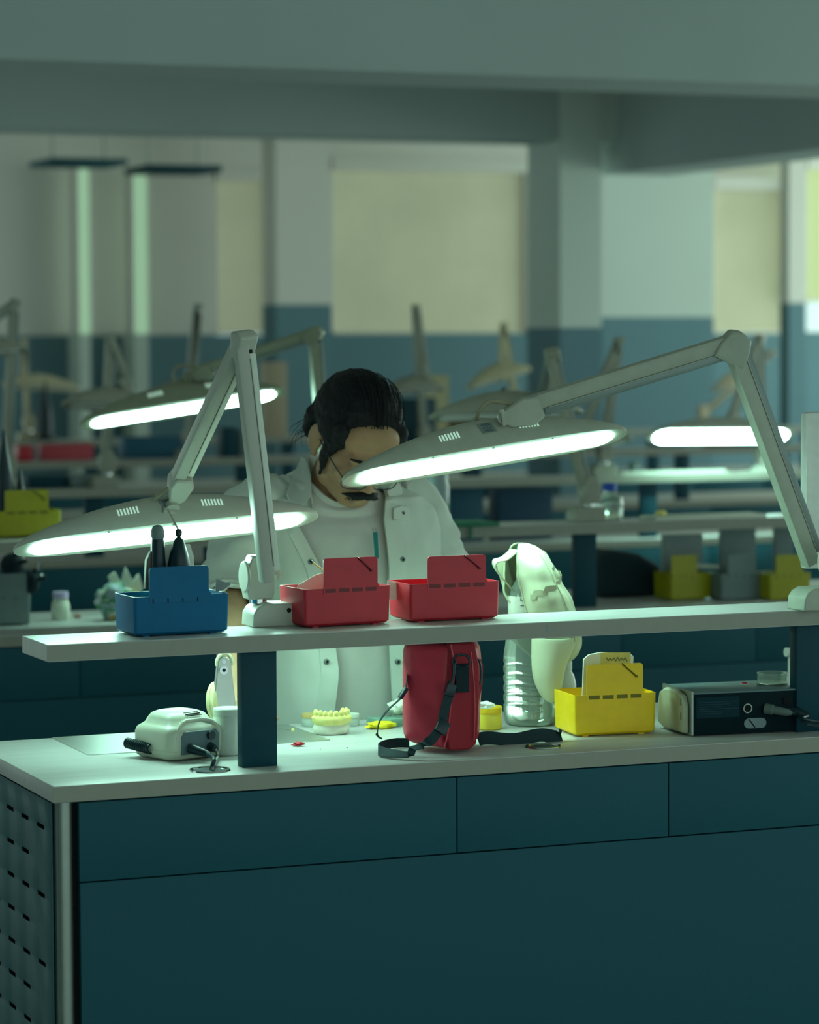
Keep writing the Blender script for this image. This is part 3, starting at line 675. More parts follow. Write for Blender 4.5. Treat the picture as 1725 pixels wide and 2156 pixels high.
build('motor_cable', MB().tube(cat_spline([pb_, Mx @ V((.088, -.026, .006)), G1+V((.008, .004, .008)), G1+V((.004, .004, -.01))]), .0030, 8), M['alu'], cb)
# coiled cord
pts = []; A = Mx @ V((-.0, .06, .020)); B = A+V((-.030, .060, .006))
for k in range(170):
    u = k/169; c = A+(B-A)*u; a = u*2*math.pi*13; ax_ = (B-A).normalized(); u1 = ax_.orthogonal().normalized(); u2 = ax_.cross(u1)
    pts.append(c+u1*.0085*math.cos(a)+u2*.0085*math.sin(a))
build('coiled_cord', MB().tube(pts, .0022, 5), M['black'], cb)
# ------------------------------------------------------------------ steel plates let into the worktop
def plate(pts, label):
    q = [PZ(a, b, .9) for a, b in pts]; o = build('steel_plate', MB().prism([v+V((0, 0, .0002)) for v in q], (0, 0, .0012)), M['steel']); tag(o, label, 'metal plate'); return o
pa = PZ(122, 1553, .9); pb_ = PZ(196, 1590, .9)
def plate_w(x0, x1, y0, y1, label):
    o = build('steel_plate', MB().prism([v for v in rr(x0, x1, y0, y1, .9002, .008)], (0, 0, .0012)), M['steel']); tag(o, label, 'metal plate')
plate_w(pb_.x-.01, pb_.x+.48, pb_.y, pa.y-.0, 'thin brushed steel plate lying on the near worktop, running behind the control box and post')
# ------------------------------------------------------------------ jar, articulator behind control box
def jar(name, px, py, z, r, h, label, m, ml_, lidh=.012, y=None):
    c = PZ(px, py, z); t = thing(name, (c.x, c.y, z), label, 'jar')
    build('jar_body', MB().lathe([(r*.92, .0004), (r, .003), (r, h-lidh-.004), (r*.94, h-lidh)], c), m, t)
    build('lid', MB().lathe([(r*1.02, h-lidh), (r*1.03, h-.002), (r*.98, h), (0.0001, h)], c), ml_, t)
    return t
mj = mat('milky_plastic', (208, 214, 204), .35)
jar('plastic_jar', 482, 1588, .9, .029, .088, 'milky white screw-top jar partly hidden behind the left side of the dark post', mj, mj)
c = P(470, 1520, .42)
ar = thing('dental_articulator', (c.x, .42, .9), 'steel dental articulator with a rounded pivot head and plaster disc, behind the control box', 'articulator')
pts = pp([(452, 1500), (450, 1480), (459, 1400), (462, 1388), (470, 1383), (479, 1383), (486, 1390), (488, 1402), (497, 1480), (498, 1500)], .42)
build('upright', MB().prism(pts, (0, .012, 0)), M['steel'], ar, mods=[('BEVEL', dict(width=.002, segments=2))])
build('pivot_cap', MB().tube(cat_spline(pp([(457, 1402), (457, 1390), (464, 1379), (473, 1376), (482, 1379), (488, 1390), (488, 1402)], .424)), .0035, 8), mat('ivory_plastic', (222, 218, 190), .4), ar)
build('pivot_bolt', MB().cyl(P(472, 1393, .418), P(472, 1393, .42), .004).cyl(P(472, 1411, .414), P(472, 1411, .42), .0085, 20), M['chrome'], ar)
build('bolt_center', MB().cyl(P(472, 1411, .412), P(472, 1411, .4139), .0035), M['dark'], ar)
cc = P(462, 1478, .445)
build('plaster_disc', MB().lathe([(.001, -.012), (.036, -.012), (.040, -.009), (.040, -.004), (.038, -.003), (.038, 0), (.040, .001), (.040, .006), (.036, .009), (.001, .010)], cc, V((.72, -.68, .1)), 36), mat('plaster_ring', (214, 208, 160), .8), ar)
build('base_arm', MB().bb(P(448, 1560, .42).x, P(500, 1560, .42).x, .39, .46, .9005, .915, .003).bb(P(464, 1560, .42).x, P(484, 1560, .42).x, .418, .432, .91, P(470, 1495, .42).z), M['steel'], ar)
# ------------------------------------------------------------------ dental cast and small jars
c0 = PZ(699, 1545, .9); t = thing('dental_cast', c0, 'yellowish dental cast with a row of teeth on a white plaster base', 'dental cast')
mb = MB(); prof = [(.030, 0), (.036, .004), (.038, .014), (.034, .022)]
rings = []
for r, z in prof:
    ring = []
    for k in range(28):
        a = 2*math.pi*k/28; nn = 1+.10*noise.noise(V((math.cos(a)*2, math.sin(a)*2, z*60))); ring.append(c0+V((r*nn*math.cos(a), r*.75*nn*math.sin(a)*(1 if math.sin(a) < 0 else .9), z)))
    rings.append(ring)
mpl = mat('white_plaster', (224, 224, 206), .85, bump=.001, scale=60); mst = mat('yellow_stone', (232, 222, 140), .75, bump=.0012, scale=90)
build('plaster_base', mb.loft(rings), mpl, t, ang=50)
rings = []
for r, z in ((.034, .020), (.040, .026), (.041, .034), (.034, .040), (.022, .041)):
    rings.append([c0+V((r*math.cos(a)*(1+.06*noise.noise(V((a*3, z*50, 0)))), r*.8*math.sin(a), z)) for a in [2*math.pi*k/30 for k in range(30)]])
st = build('stone_arch', MB().loft(rings), mst, t, ang=50)
for k in range(13):
    a = math.radians(-35+250*k/12)*1.0+math.radians(180-70); a = math.radians(150+ (240*k/12)); rx, ry = .033, .026
    build('tooth', MB().sph(c0+V((rx*math.cos(a), ry*math.sin(a), .043)), (.0048, .0046, .0065+.001*(k % 2)), u=10, v=7), mst, t)
jar('small_jar', 655, 1529, .9, .018, .026, 'small clear jar with a brownish lid, left behind the dental cast', mat('frosted_jar', (205, 220, 208), .3, trans=.3), mat('tan_lid', (196, 168, 104), .5), .008)
jar('small_jar', 740, 1528, .9, .016, .025, 'small clear jar with a white lid, right behind the dental cast', mat('frosted_jar_b', (205, 220, 208), .3, trans=.3), mj, .008)
def blob(name, px, py, r, m, label, cat, z=.9, amp=.25, seed=0, sub=3, sc=40, y=None):
    c = PZ(px, py, z); b = bmesh.new(); bmesh.ops.create_icosphere(b, subdivisions=sub, radius=1); mb = MB(); mb.b.free(); mb.b = b
    for v in b.verts:
        n_ = 1+amp*noise.noise(v.co*2.2+V((seed, 0, 0)))+amp*.5*noise.noise(v.co*5+V((seed, 3, 0)))
        v.co = V((v.co.x*r[0]*n_, v.co.y*r[1]*n_, max(v.co.z*r[2]*n_, -r[2]*.8)))
        v.co += c+V((0, 0, r[2]*.8))
    o = build(name, mb, m, ang=70); 
    if label: tag(o, label, cat)
    return o
blob('yellow_cloth', 802, 1534, (.030, .016, .008), mat('yellow_cloth', (232, 214, 40), .9), 'crumpled yellow cloth left of the red bag behind its strap loop', 'cloth', seed=3, amp=.5)
c = PZ(838, 1530, .9)
tag(build('glass_slab', MB().bb(c.x-.045, c.x+.035, c.y, c.y+.06, .9005, .916, .002), mat('green_glass', (150, 200, 180), .1, trans=.5)), 'thick greenish glass slab just left of the red bag', 'glass slab')
blob('tissue', 845, 1505, (.028, .02, .016), M['paper'], 'white tissue lying on the glass slab beside the red bag', 'tissue', z=.917, seed=5, amp=.5)
blob('red_wax_piece', 629, 1570, (.011, .006, .004), mat('red_wax', (190, 40, 50), .5), 'tiny red wax scrap in front of the steel plate corner', 'wax scrap', seed=9, amp=.6, z=.9016)
blob('wax_crumb', 617, 1539, (.003, .003, .003), mst, 'tiny yellow crumb behind the red wax scrap', 'crumb', seed=2, z=.9)
for i, (px, py) in enumerate(((749, 1565), (731, 1575), (675, 1578))): blob('plaster_crumb', px, py, (.0016, .0016, .001), mpl if i != 1 else M['panel'], ['white plaster crumb on the worktop right of the red wax scrap', 'lower white plaster crumb in front of the dental cast', 'dark crumb nearest the red wax scrap'][i], 'crumb', seed=i, sub=1)
tool = MB().tube([PZ(586, 1533, .904), PZ(611, 1537, .903)], .0012, 6); tag(build('metal_probe', tool, M['steel'], None), 'thin metal probe lying by the yellow crumb, right of the post', 'probe')
t = jar('round_pot', 1029, 1535, .9, .027, .046, 'round yellow pot with a darker yellow lid between the red bag and the bottle', mat('yellow_translucent', (240, 216, 70), .3, trans=.25), mat('gold_lid', (226, 186, 20), .45), .012)
blob('cotton_ball', 1022, 1492, (.018, .014, .008), M['paper'], 'cotton tuft on top of the yellow pot', 'cotton', z=.947, seed=8, amp=.4)
# ------------------------------------------------------------------ water bottle with cap
yB = .40; cB = P(1117, 1532, yB); cB.z = .9; rb = .0545
zz = lambda py: P(1117, py, yB).z
bt = thing('water_bottle', cB, 'large clear water bottle under the white cap, right of the red bag', 'bottle')
prof = [(.030, .002), (.046, .0005), (.052, .008), (.0535, .02)]
for k in range(9):
    z0 = .03+k*.0195; prof += [(.0545, z0), (.0545, z0+.006), (.0515, z0+.012), (.0545, z0+.017)] if k < 5 else [(.0545-.002*(k-5), z0), (.0535-.003*(k-5), z0+.012)]
prof += [(.044, .215), (.0435, .222), (.0435, .262), (.041, .272), (.030, .292), (.018, .308), (.0135, .318), (.0135, .330)]
mb = MB().lathe(prof, cB, n=40)
for v in mb.b.verts:  # zigzag moulding
    a = math.atan2(v.co.y-cB.y, v.co.x-cB.x); z = v.co.z-.9
    if .02 < z < .16: v.co.z += .006*abs(((a*5/math.pi) % 2)-1)
build('bottle_shell', mb, M['clear'], bt, ang=60)
build('bottle_label', MB().lathe([(.0442, .221), (.0446, .222), (.0446, .261), (.0442, .262)], cB, n=32, cap=False), M['paper'], bt)
txt('LE', .020, Matrix.Translation(cB+V((-.030, -.036, .252))) @ Matrix.Rotation(-.75, 4, 'Z') @ Matrix.Rotation(math.radians(90), 4, 'X') @ Matrix.Rotation(math.radians(90), 4, 'Z'), M['ink'], bt, 'label_lettering')
txt('OGO', .010, Matrix.Translation(cB+V((-.019, -.0405, .228))) @ Matrix.Rotation(-.42, 4, 'Z') @ Matrix.Rotation(math.radians(90), 4, 'X'), M['ink'], bt, 'label_lettering')
build('bottle_water', MB().lathe([(.028, .004), (.045, .003), (.0495, .012), (.0500, .15), (.0455, .19), (.0455, .19)], cB, n=32), M['water'], bt)
build('bottle_cap', MB().lathe([(.0155, .318), (.016, .320), (.016, .336), (.014, .338)], cB), M['white'], bt)
# cap
mc = mat('white_cotton', (196, 202, 172), .85, var=.05, scale=12, bump=.0006, sub=.0)
cp = thing('baseball_cap', P(1140, 1260, .36), 'white baseball cap hung over the water bottle, brim pointing down', 'cap')
# the crown hangs sideways over the bottle: rings from the back rim (top) to the front (bottom)
CRW = [(1143, 1092, 1106, .012), (1150, 1085, 1122, .030), (1165, 1079, 1137, .048), (1185, 1073, 1150, .062), (1210, 1067, 1169, .072), (1235, 1070, 1184, .078), (1262, 1076, 1196, .082), (1290, 1086, 1206, .082), (1318, 1096, 1212, .078), (1345, 1104, 1217, .072), (1368, 1114, 1216, .060), (1388, 1126, 1206, .044), (1400, 1142, 1190, .022)]
yc0 = .372; Rg = []; nA = 56; g0, g1 = math.radians(-150), math.radians(160)
for a, b in zip(CRW[:-1], CRW[1:]):
    for k in range(3):
        t = k/3; Rg.append([x*(1-t)+y*t for x, y in zip(a, b)])
Rg.append(list(CRW[-1])); SH = []
for py, xl, xr, dy in Rg:
    L_, R_ = P(xl, py, yc0), P(xr, py, yc0); cx = (L_.x+R_.x)/2; rx = (R_.x-L_.x)/2; ring = []
    for i in range(nA+1):
        a = g0+(g1-g0)*i/nA
        q = V((cx+rx*math.cos(a), yc0+dy*math.sin(a), L_.z))
        w = noise.noise(V((q.x*17, q.y*12, q.z*19)))*.010+noise.noise(V((q.x*40, q.y*30, q.z*38+3)))*.0035
        fold = -.005*math.exp(-((a+.9-.004*(py-1240))/.16)**2)-.004*math.exp(-((a+.1+.006*(py-1260))/.14)**2)
        q += V((math.cos(a), math.sin(a), 0))*(w+fold)*min(1, dy/.05); ring.append(q)
    SH.append(ring)
build('crown', MB().loft(SH, cap=False, closed=False), mc, cp, ang=80, mods=[('SOLIDIFY', dict(thickness=.0022, offset=-1)), ('SUBSURF', dict(levels=1, render_levels=1))])
BR = [(1338, 1117, 1214), (1362, 1117, 1206), (1385, 1117, 1194), (1408, 1118, 1186), (1430, 1121, 1182), (1450, 1129, 1180), (1464, 1137, 1175), (1472, 1145, 1168), (1476, 1152, 1161)]
SB = []
for n_, (py, xl, xr) in enumerate(BR):
    L_, R_ = P(xl, py, .335), P(xr, py, .335); cx = (L_.x+R_.x)/2; rx = (R_.x-L_.x)/2; row = []; f_ = 1-(n_/8)**2*.75
    for i in range(19):
        a = math.radians(-178+200*i/18); row.append(V((cx+rx*math.cos(a), .335+(.046 if a < 0 else .05)*f_*math.sin(a), L_.z+.004*math.sin(a))))
    SB.append(row)
build('brim', MB().loft(SB, cap=False, closed=False), mc, cp, ang=80, mods=[('SOLIDIFY', dict(thickness=.0032)), ('SUBSURF', dict(levels=1, render_levels=1))])
seam = mat('cap_seam_shade', (164, 166, 138), .9)  # darker ribbons along the seams paint in band shadow and crease shading
def on_crown(r_, i, o=.0016):
    q = SH[r_][i]; n1 = SH[r_][min(i+1, nA)]-SH[r_][max(i-1, 0)]; nn = V((n1.y, -n1.x, 0)).normalized(); return q+nn*o
build('seam_shade_band', MB().ribbon([on_crown(int(17-5*(i-4)/24*1.0), i) for i in range(3, 27)], .012, .0008, V((0, 0, 1))), seam, cp)
build('seam_shade_band', MB().ribbon([on_crown(int(17+2*(i-28)/14), i) for i in range(28, 40)], .010, .0008, V((0, 0, 1))), seam, cp)
build('panel_seam', MB().tube([on_crown(r_, 26+(r_-12)//3) for r_ in range(5, 30)], .0011, 5), mc, cp)
build('panel_seam', MB().tube([on_crown(r_, 14) for r_ in range(6, 30)], .0011, 5), mc, cp)
build('edge_binding', MB().tube([r[0] for r in SH[1:]], .0022, 6), mc, cp)
build('edge_binding', MB().tube([r[-1] for r in SH[1:]], .0022, 6), mc, cp)
for r_, i in ((21, 20), (10, 18), (14, 36)):
    q = on_crown(r_, i, .0); n1 = SH[r_][i+1]-SH[r_][i-1]; nn = V((n1.y, -n1.x, 0)).normalized(); build('eyelet', MB().cyl(q-nn*.001, q+nn*.0022, .0036, 12), mat('eyelet_thread', (150, 165, 145), .6), cp)
build('back_strap', MB().ribbon(cat_spline([P(1084, 1158, .36), P(1062, 1176, .335), P(1044, 1182, .325), P(1042, 1194, .33), P(1056, 1215, .345), P(1078, 1240, .37)], 5), .020, .0026, V((.1, 1, .25))), mc, cp)
build('far_rim_band', MB().ribbon(cat_spline([P(1056, 1180, .42), P(1068, 1225, .425), P(1082, 1262, .43), P(1098, 1286, .43)], 5), .026, .0024, V((.8, .1, .3))), mc, cp)
build('size_tag', MB().prism([P(1089, 1150, .385), P(1099, 1150, .385), P(1096, 1172, .385), P(1088, 1172, .385)], V((0, .001, 0))), mat('teal_tag', (90, 210, 180), .7), cp)
# small white squeeze bottle
c = P(1194, 1500, .42); c.z = .9; t = thing('squeeze_bottle', c, 'small white squeeze bottle behind the yellow bin, right of the cap brim', 'bottle')
build('bottle_body', MB().lathe([(.017, .0005), (.019, .003), (.019, .075), (.015, .092), (.0095, .102), (.0095, .106)], c), M['white'], t)
build('screw_cap', MB().lathe([(.0105, .104), (.0108, .106), (.0108, .121), (.0100, .122), (.0001, .122)], c), M['white'], t)
# paper packet in yellow bin
yk = yl.y+.055
pk = thing('paper_packet', P(1280, 1470, yk), 'translucent paper packet with a yellow printed patch standing in the yellow bin', 'packet')
build('sheet', MB().prism(pp([(1224, 1530), (1229, 1388), (1240, 1378), (1266, 1373), (1330, 1378), (1335, 1382), (1332, 1430), (1334, 1530)], yk), (0, .003, 0)), M['paper'], pk, mods=[('BEVEL', dict(width=.001, segments=1))])
build('yellow_patch', MB().prism(pp([(1266, 1374), (1328, 1374), (1328, 1404), (1266, 1401)], yk-.0012), (0, .001, 0)), mat('pale_yellow_patch', (206, 196, 110), .7), pk)
mw = MB(); xs = [1277+i*4 for i in range(12)]
mw.tube([P(x, 1387+(3 if i % 2 else -3)+(i % 3), yk-.0018) for i, x in enumerate(xs)], .0010, 5)
mw.tube([P(1246+i*4, 1409+(2 if i % 2 else -2), yk-.0018) for i in range(7)], .0007, 5)
build('scribbled_writing', mw, M['ink'], pk)
# ------------------------------------------------------------------ black power unit
dv = thing('power_unit', PZ(1455, 1551, .9), 'black power unit with a pale end cap and plugged cables, near the right post', 'power unit')
c0 = PZ(1458, 1552, .9); c1 = PZ(1686, 1541, .9); h_ = .083; x0, x1_ = c0.x, c1.x; yd0 = c0.y; dd = .150
rzv = math.atan2(c1.y-c0.y, c1.x-c0.x); Md = RZ(rzv, (c0.x, c0.y, .9)); Lw = (c1-c0).length
build('housing', MB().bb(0, Lw, 0, dd, .003, h_, .002).xf(Md), mat('black_metal', (2, 30, 38), .7, spec=.15), dv)
build('top_cover', MB().bb(.0, Lw, -.001, dd, h_, h_+.004, .001).xf(Md), mat('grey_cover', (86, 112, 116), .4), dv)
ec = []
for k in range(9):
    a = math.pi*k/8; ec.append(V((-.022*math.sin(a)**.6 if 0 < k < 8 else 0, 0+dd*(k/8), 0)))
mb = MB().prism([V((-.002, -.001, .003)), V((-.002, -.001, h_+.006)), V((-.002, dd, h_+.006)), V((-.002, dd, .003))], (.004, 0, 0)).xf(Md)
build('end_frame', mb, M['alu'], dv)
side_pts = [V((0, yy, zz2)) for yy, zz2 in ((.012, .006), (.010, .060), (.022, .080), (.060, .088), (.110, .086), (.140, .074), (.148, .05), (.148, .012), (.12, .005))]
build('end_cap', MB().prism([q+V((-.002, 0, 0)) for q in side_pts], (-.012, 0, 0)).xf(Md), mat('pale_end_cap', (176, 178, 150), .4), dv, mods=[('BEVEL', dict(width=.004, segments=3))])
build('cap_slots', MB().bb(-.0150, -.0143, .022, .024, .060, .074).bb(-.0150, -.0143, .022, .024, .032, .046).xf(Md), M['dark'], dv)
f = Lw/228.
build('type_plate', MB().bb(8*f, 98*f, -.0014, .0, .036, .077).xf(Md), mat('type_plate', (12, 50, 60), .7, spec=.15), dv)
tr = MB()
for k in range(6):
    tr.bb(14*f, (60+18*((k*7) % 3))*f, -.0018, -.0014, .044+k*.0045, .0452+k*.0045)
build('type_print', tr.xf(Md), mat('faint_print', (24, 62, 72), .7), dv)
build('round_socket', MB().loft([[Md @ V((115*f+r*math.cos(a), yy, .052+r*math.sin(a))) for a in [2*math.pi*k/24 for k in range(24)]] for r, yy in ((.0095, 0), (.0095, -.003), (.0075, -.003), (.0072, .0))], cap=False), M['alu'], dv)
build('round_socket_hole', MB().cyl(Md @ V((115*f, -.0012, .052)), Md @ V((115*f, .0, .052)), .0074), M['dark'], dv)
sl = [V((108*f+.010+(.010*math.cos(a)), -.0014, .022+.010*math.sin(a))) for a in [math.radians(90+180*k/8) for k in range(9)]]+[V((145*f+(.010*math.cos(a)), -.0014, .022+.010*math.sin(a))) for a in [math.radians(-90+180*k/8) for k in range(9)]]
op = build('oval_sticker', MB().prism([Md @ q for q in sl], Md.to_3x3() @ V((0, .0014, 0))), mat('oval_sticker', (120, 140, 142), .5), dv)
build('sticker_stroke', MB().bar(Md @ V((118*f, -.0018, .030)), Md @ V((131*f, -.0018, .0135)), .0004, .0022, V((0, 1, 0))), M['dark'], op)
pa = Md @ V((152*f, 0, .050)); pb_ = pa+V((.034, -.030, -.006))
build('grey_connector', MB().tube([pa, pa+(pb_-pa)*.35, pa+(pb_-pa)*.38, pb_, pb_+(pb_-pa)*.2], [.0105, .0105, .0085, .0075, .004], 14), mat('grey_connector', (96, 112, 108), .5), dv)
build('power_switch', MB().bb(190*f, 207*f, -.002, .001, .056, .070, .001).xf(Md), M['dark'], dv)
pc = Md @ V((200*f, 0, .044)); 
build('mains_plug', MB().tube([pc, pc+V((.014, -.018, -.002)), pc+V((.032, -.030, -.010))], [.009, .009, .005], 10), M['black'], dv)
build('connector_cable', MB().tube(cat_spline([pb_, pb_+V((.02, -.006, -.006)), P(1700, 1525, -.01), P(1760, 1530, .01), P(1800, 1532, .02)]), .0036, 8), M['black'], dv)
build('mains_cable', MB().tube(cat_spline([pc+V((.030, -.028, -.009)), P(1690, 1513, .0), P(1725, 1520, .01), P(1790, 1522, .02)]), .0036, 8), M['black'], dv)
c = Md @ V((.150, .09, h_+.0045)); t = thing('push_button_cap', c, 'small red button cap lying on the black power unit', 'button cap')
build('red_top', MB().lathe([(.007, 0), (.0065, .002), (.004, .0045), (.0001, .005)], c), M['red'], t); build('white_base', MB().lathe([(.009, .0), (.0088, .0016), (.0001, .0018)], c), M['white'], t)
c = Md @ V((Lw-.022, .085, h_+.0045)); t = thing('glass_dish', c, 'small clear round dish on the black power unit against the right post', 'dish')
build('dish_wall', MB().lathe([(.028, 0), (.031, .002), (.032, .022), (.030, .022), (.029, .003), (.0001, .002)], c, n=32), M['clear'], t)
# white panel monitor at right
pm_ = thing('monitor', P(1760, 1240, .26), 'white flat monitor standing behind the lamp base at the right edge', 'monitor')
a, z1 = P(1697, 868, .26).x, P(1697, 868, .26).z
build('casing', MB().bb(a, a+.50, .26, .285, ZS+.06, z1, .008).bb(a+.0, a+.004, .255, .26, ZS+.07, z1-.01), M['white'], pm_)
build('stand', MB().bb(a+.20, a+.28, .275, .295, .93, ZS+.20, .003).bb(a+.10, a+.38, .25, .40, .9005, .93, .004), M['white'], pm_)
pillq = P(1660, 1373, .35)
tag(build('white_peg', MB().cyl(P(1655, 1373, .60)+V((0, 0, 0)), P(1668, 1373, .60), .010, 14).bb(P(1662, 1373, .60).x, P(1690, 1373, .60).x, .595, .605, .9005, P(1662, 1380, .60).z), M['white']), 'white peg stand peeking out left of the right post', 'peg')
# ------------------------------------------------------------------ person
YP = .86
person = thing('person', (P(735, 1300, YP).x, YP, 0), 'person in a white lab coat with dark hair and moustache, bent over the near bench', 'person')
skin = mat('skin', (172, 138, 106), .5, var=.08, scale=30, bump=.0003, sub=.15)
hairm = mat('dark_hair', (2, 12, 17), .7, var=.3, scale=30, stretch=(1, 6, 14), bump=.0012)
coatm = mat('white_coat', (214, 224, 214), .9, var=.03, scale=16, bump=.0012)
shirtm = mat('white_shirt', (206, 208, 202), .9, var=.03, scale=20, bump=.0008)
REM = lambda vx, it=4: [('REMESH', dict(mode='VOXEL', voxel_size=vx, use_smooth_shade=True)), ('SMOOTH', dict(factor=.5, iterations=it))]
# head frame
hc = P(750, 930, .74)
def eul(pitch, yaw, roll): # face -Y, pitch down about X, yaw about Z, roll about Y
    return Matrix.Rotation(yaw, 4, 'Z') @ Matrix.Rotation(pitch, 4, 'X') @ Matrix.Rotation(roll, 4, 'Y')
HM = Matrix.Translation(hc) @ eul(math.radians(40), math.radians(1), math.radians(3)) @ Matrix.Scale(1.05, 4)
hp = lambda x, y, z: HM @ V((x, y, z))
body = MB()
def hs(c, r, rot=None):  # ellipsoid in head frame
    R = HM.to_3x3().to_4x4()
    if rot: R = R @ rot
    body.sph(hp(*c), r, R, 18, 12)
hs((0, .015, .030), (.074, .092, .078)); hs((0, -.028, -.025), (.066, .068, .080)); hs((0, -.040, -.074), (.056, .048, .034)); hs((0, -.068, -.092), (.036, .022, .016))
hs((-.050, -.016, -.062), (.019, .032, .032)); hs((.050, -.016, -.062), (.019, .032, .032))
hs((0, -.078, .026), (.050, .014, .012)); hs((0, -.052, .050), (.062, .032, .040))
body.cap_(hp(0, -.092, .010), hp(0, -.113, -.027), .0080, .0100); hs((-.010, -.102, -.033), (.0085, .009, .007)); hs((.010, -.102, -.033), (.0085, .009, .007))
hs((-.040, -.068, -.022), (.024, .020, .020)); hs((.040, -.068, -.022), (.024, .020, .020))
hs((0, -.090, -.056), (.030, .013, .015)); hs((0, -.098, -.066), (.021, .008, .0055)); hs((0, -.095, -.076), (.018, .008, .0065))
for s in (-1, 1):
    hs((s*.031, -.080, .004), (.0150, .0130, .0105)); hs((s*.031, -.084, .022), (.020, .008, .006))
    hs((s*.082, .016, -.004), (.0075, .021, .036), Matrix.Rotation(math.radians(s*-22), 4, 'Z')); hs((s*.078, .008, -.034), (.007, .009, .014)); hs((s*.078, .006, -.004), (.008, .006, .008))
# neck and trunk
nb = P(705, 1035, .84); body.cap_(hp(0, .028, -.045), nb, .052, .060, 18)
def trunk(mb, rows, n=36, off=0, amp=0, a0=0, a1=2*math.pi, closed=True, seed=0, wr=1):
    R = []
    for (px, py, hw, dp, yc, fl) in rows:
        c = P(px, py, yc); k = 1/pxm(yc, px); rx = hw*k/math.cos(YAW)*.97+off; ry = dp+off; ring = []
        m_ = n if closed else n+1
        for i in range(m_):
            a = a0+(a1-a0)*i/n
            ca, sa = math.cos(a), math.sin(a); e = .8
            q = V((c.x+rx*math.copysign(abs(ca)**e, ca), c.y+ry*math.copysign(abs(sa)**e, sa), c.z))
            if amp:
                w = noise.noise(V((q.x*9+seed, q.z*3.2, q.y*6)))*1.1+noise.noise(V((q.x*22, q.z*7+seed, q.y*14)))*.5
                q.x += amp*w*ca*.8; q.y += amp*w*sa
            q.z -= fl*max(0, -sa)**2.2; ring.append(q)
        R.append(ring)
    return mb.loft(R[::-1], cap=closed, closed=closed)
def dens(rows, k=4):
    out = []
    for a, b in zip(rows[:-1], rows[1:]):
        for j in range(k): t = j/k; t = t; out.append(tuple(x*(1-t)+y*t for x, y in zip(a, b)))
    out.append(rows[-1]); return out
TR = [(704, 1008, 62, .060, .84, 0), (704, 1030, 92, .072, .845, 0), (706, 1052, 140, .088, .85, 0), (710, 1078, 172, .105, .855, 0), (716, 1120, 186, .118, .855, 0), (724, 1200, 180, .122, .845, 0), (732, 1300, 176, .125, .84, 0), (738, 1400, 182, .130, .84, 0), (744, 1500, 190, .135, .84, 0)]
trunk(body, [(a, b, c*.78, d*.62, e+.012, f) for a, b, c, d, e, f in TR])
hipc = P(744, 1560, .84)
# arms: shoulder, elbow, wrist
SR, ER, WR = P(540, 1082, .86), P(484, 1246, .80), V((P(490, 1418, .50).x, .50, .960))
SL, EL, WL = P(872, 1084, .88), P(944, 1262, .84), V((P(897, 1432, .50).x, .50, .960))
for S_, E_, W_ in ((SR, ER, WR), (SL, EL, WL)):
    body.cap_(S_, E_, .050, .040, 16); body.cap_(E_, W_, .038, .026, 16)
def hand(W_, d, side, curl=.5, lay=V((0, 0, 1))):
    d = d.normalized(); s = d.cross(lay).normalized()*side; up = s.cross(d)*side
    if up.z < 0: up = -up
    palm = W_+d*.045
    Mh = Matrix((s, d, up)).transposed().to_4x4()
    body.sph(palm, (.038, .048, .014), Mh, 16, 10)
    for k, (ox, L_) in enumerate(((-.028, .058), (-.010, .070), (.010, .074), (.028, .066))):
        p = W_+d*.080+s*ox; dr = d.copy(); seg = L_/3
        for j in range(3):
            ang = curl*(.35+.3*j); dr2 = (d*math.cos(ang)-up*math.sin(ang)); q = p+dr2*seg*(1.15-.15*j)
            body.cap_(p, q, .0088-.0008*j, .0080-.0008*j, 8); p = q
    th = W_+d*.022-s*side*0+s*(-.030 if side > 0 else -.030); t1 = th+(d*.6-s*.7).normalized()*.036-up*.006; t2 = t1+(d*.95-s*.15).normalized()*.030-up*.010
    body.cap_(W_+d*.02-s*.012, t1, .013, .0105, 10); body.cap_(t1, t2, .0102, .008, 8)
hand(WR, V((.02, -1, -.10)), 1, .8); hand(WL, V((.05, -1, -.10)), -1, .8)
# pelvis, legs, feet under the coat
body.sph(hipc, (.165, .12, .13)); 
for s in (-1, 1):
    h_ = hipc+V((s*.09, 0, -.03)); kn_ = V((h_.x+s*.01, .86, .48)); an = V((h_.x+s*.015, .90, .09))
    body.cap_(h_, kn_, .082, .056, 16); body.cap_(kn_, an, .055, .038, 16); body.cap_(an+V((0, .02, -.045)), an+V((0, -.13, -.058)), .036, .028, 12)
bo = build('body', body, skin, person, mods=REM(.0042, 6))
# trousers and shoes
tr_ = MB(); tr_.sph(hipc, (.185, .135, .14))
for s in (-1, 1):
    h_ = hipc+V((s*.09, 0, -.03)); kn_ = V((h_.x+s*.01, .86, .48)); an = V((h_.x+s*.015, .90, .09))
    tr_.cap_(h_, kn_, .098, .070, 16); tr_.cap_(kn_, an, .070, .058, 16)
build('trousers', tr_, mat('dark_trousers', (20, 44, 54), .9), person, mods=REM(.008))
for s in (-1, 1):
    a = hipc.x+s*.105; build('shoe', MB().cap_(V((a, .93, .045)), V((a, .76, .034)), .045, .034, 14).bb(a-.042, a+.042, .73, .98, 0, .018, .006), M['black'], person, mods=REM(.006))
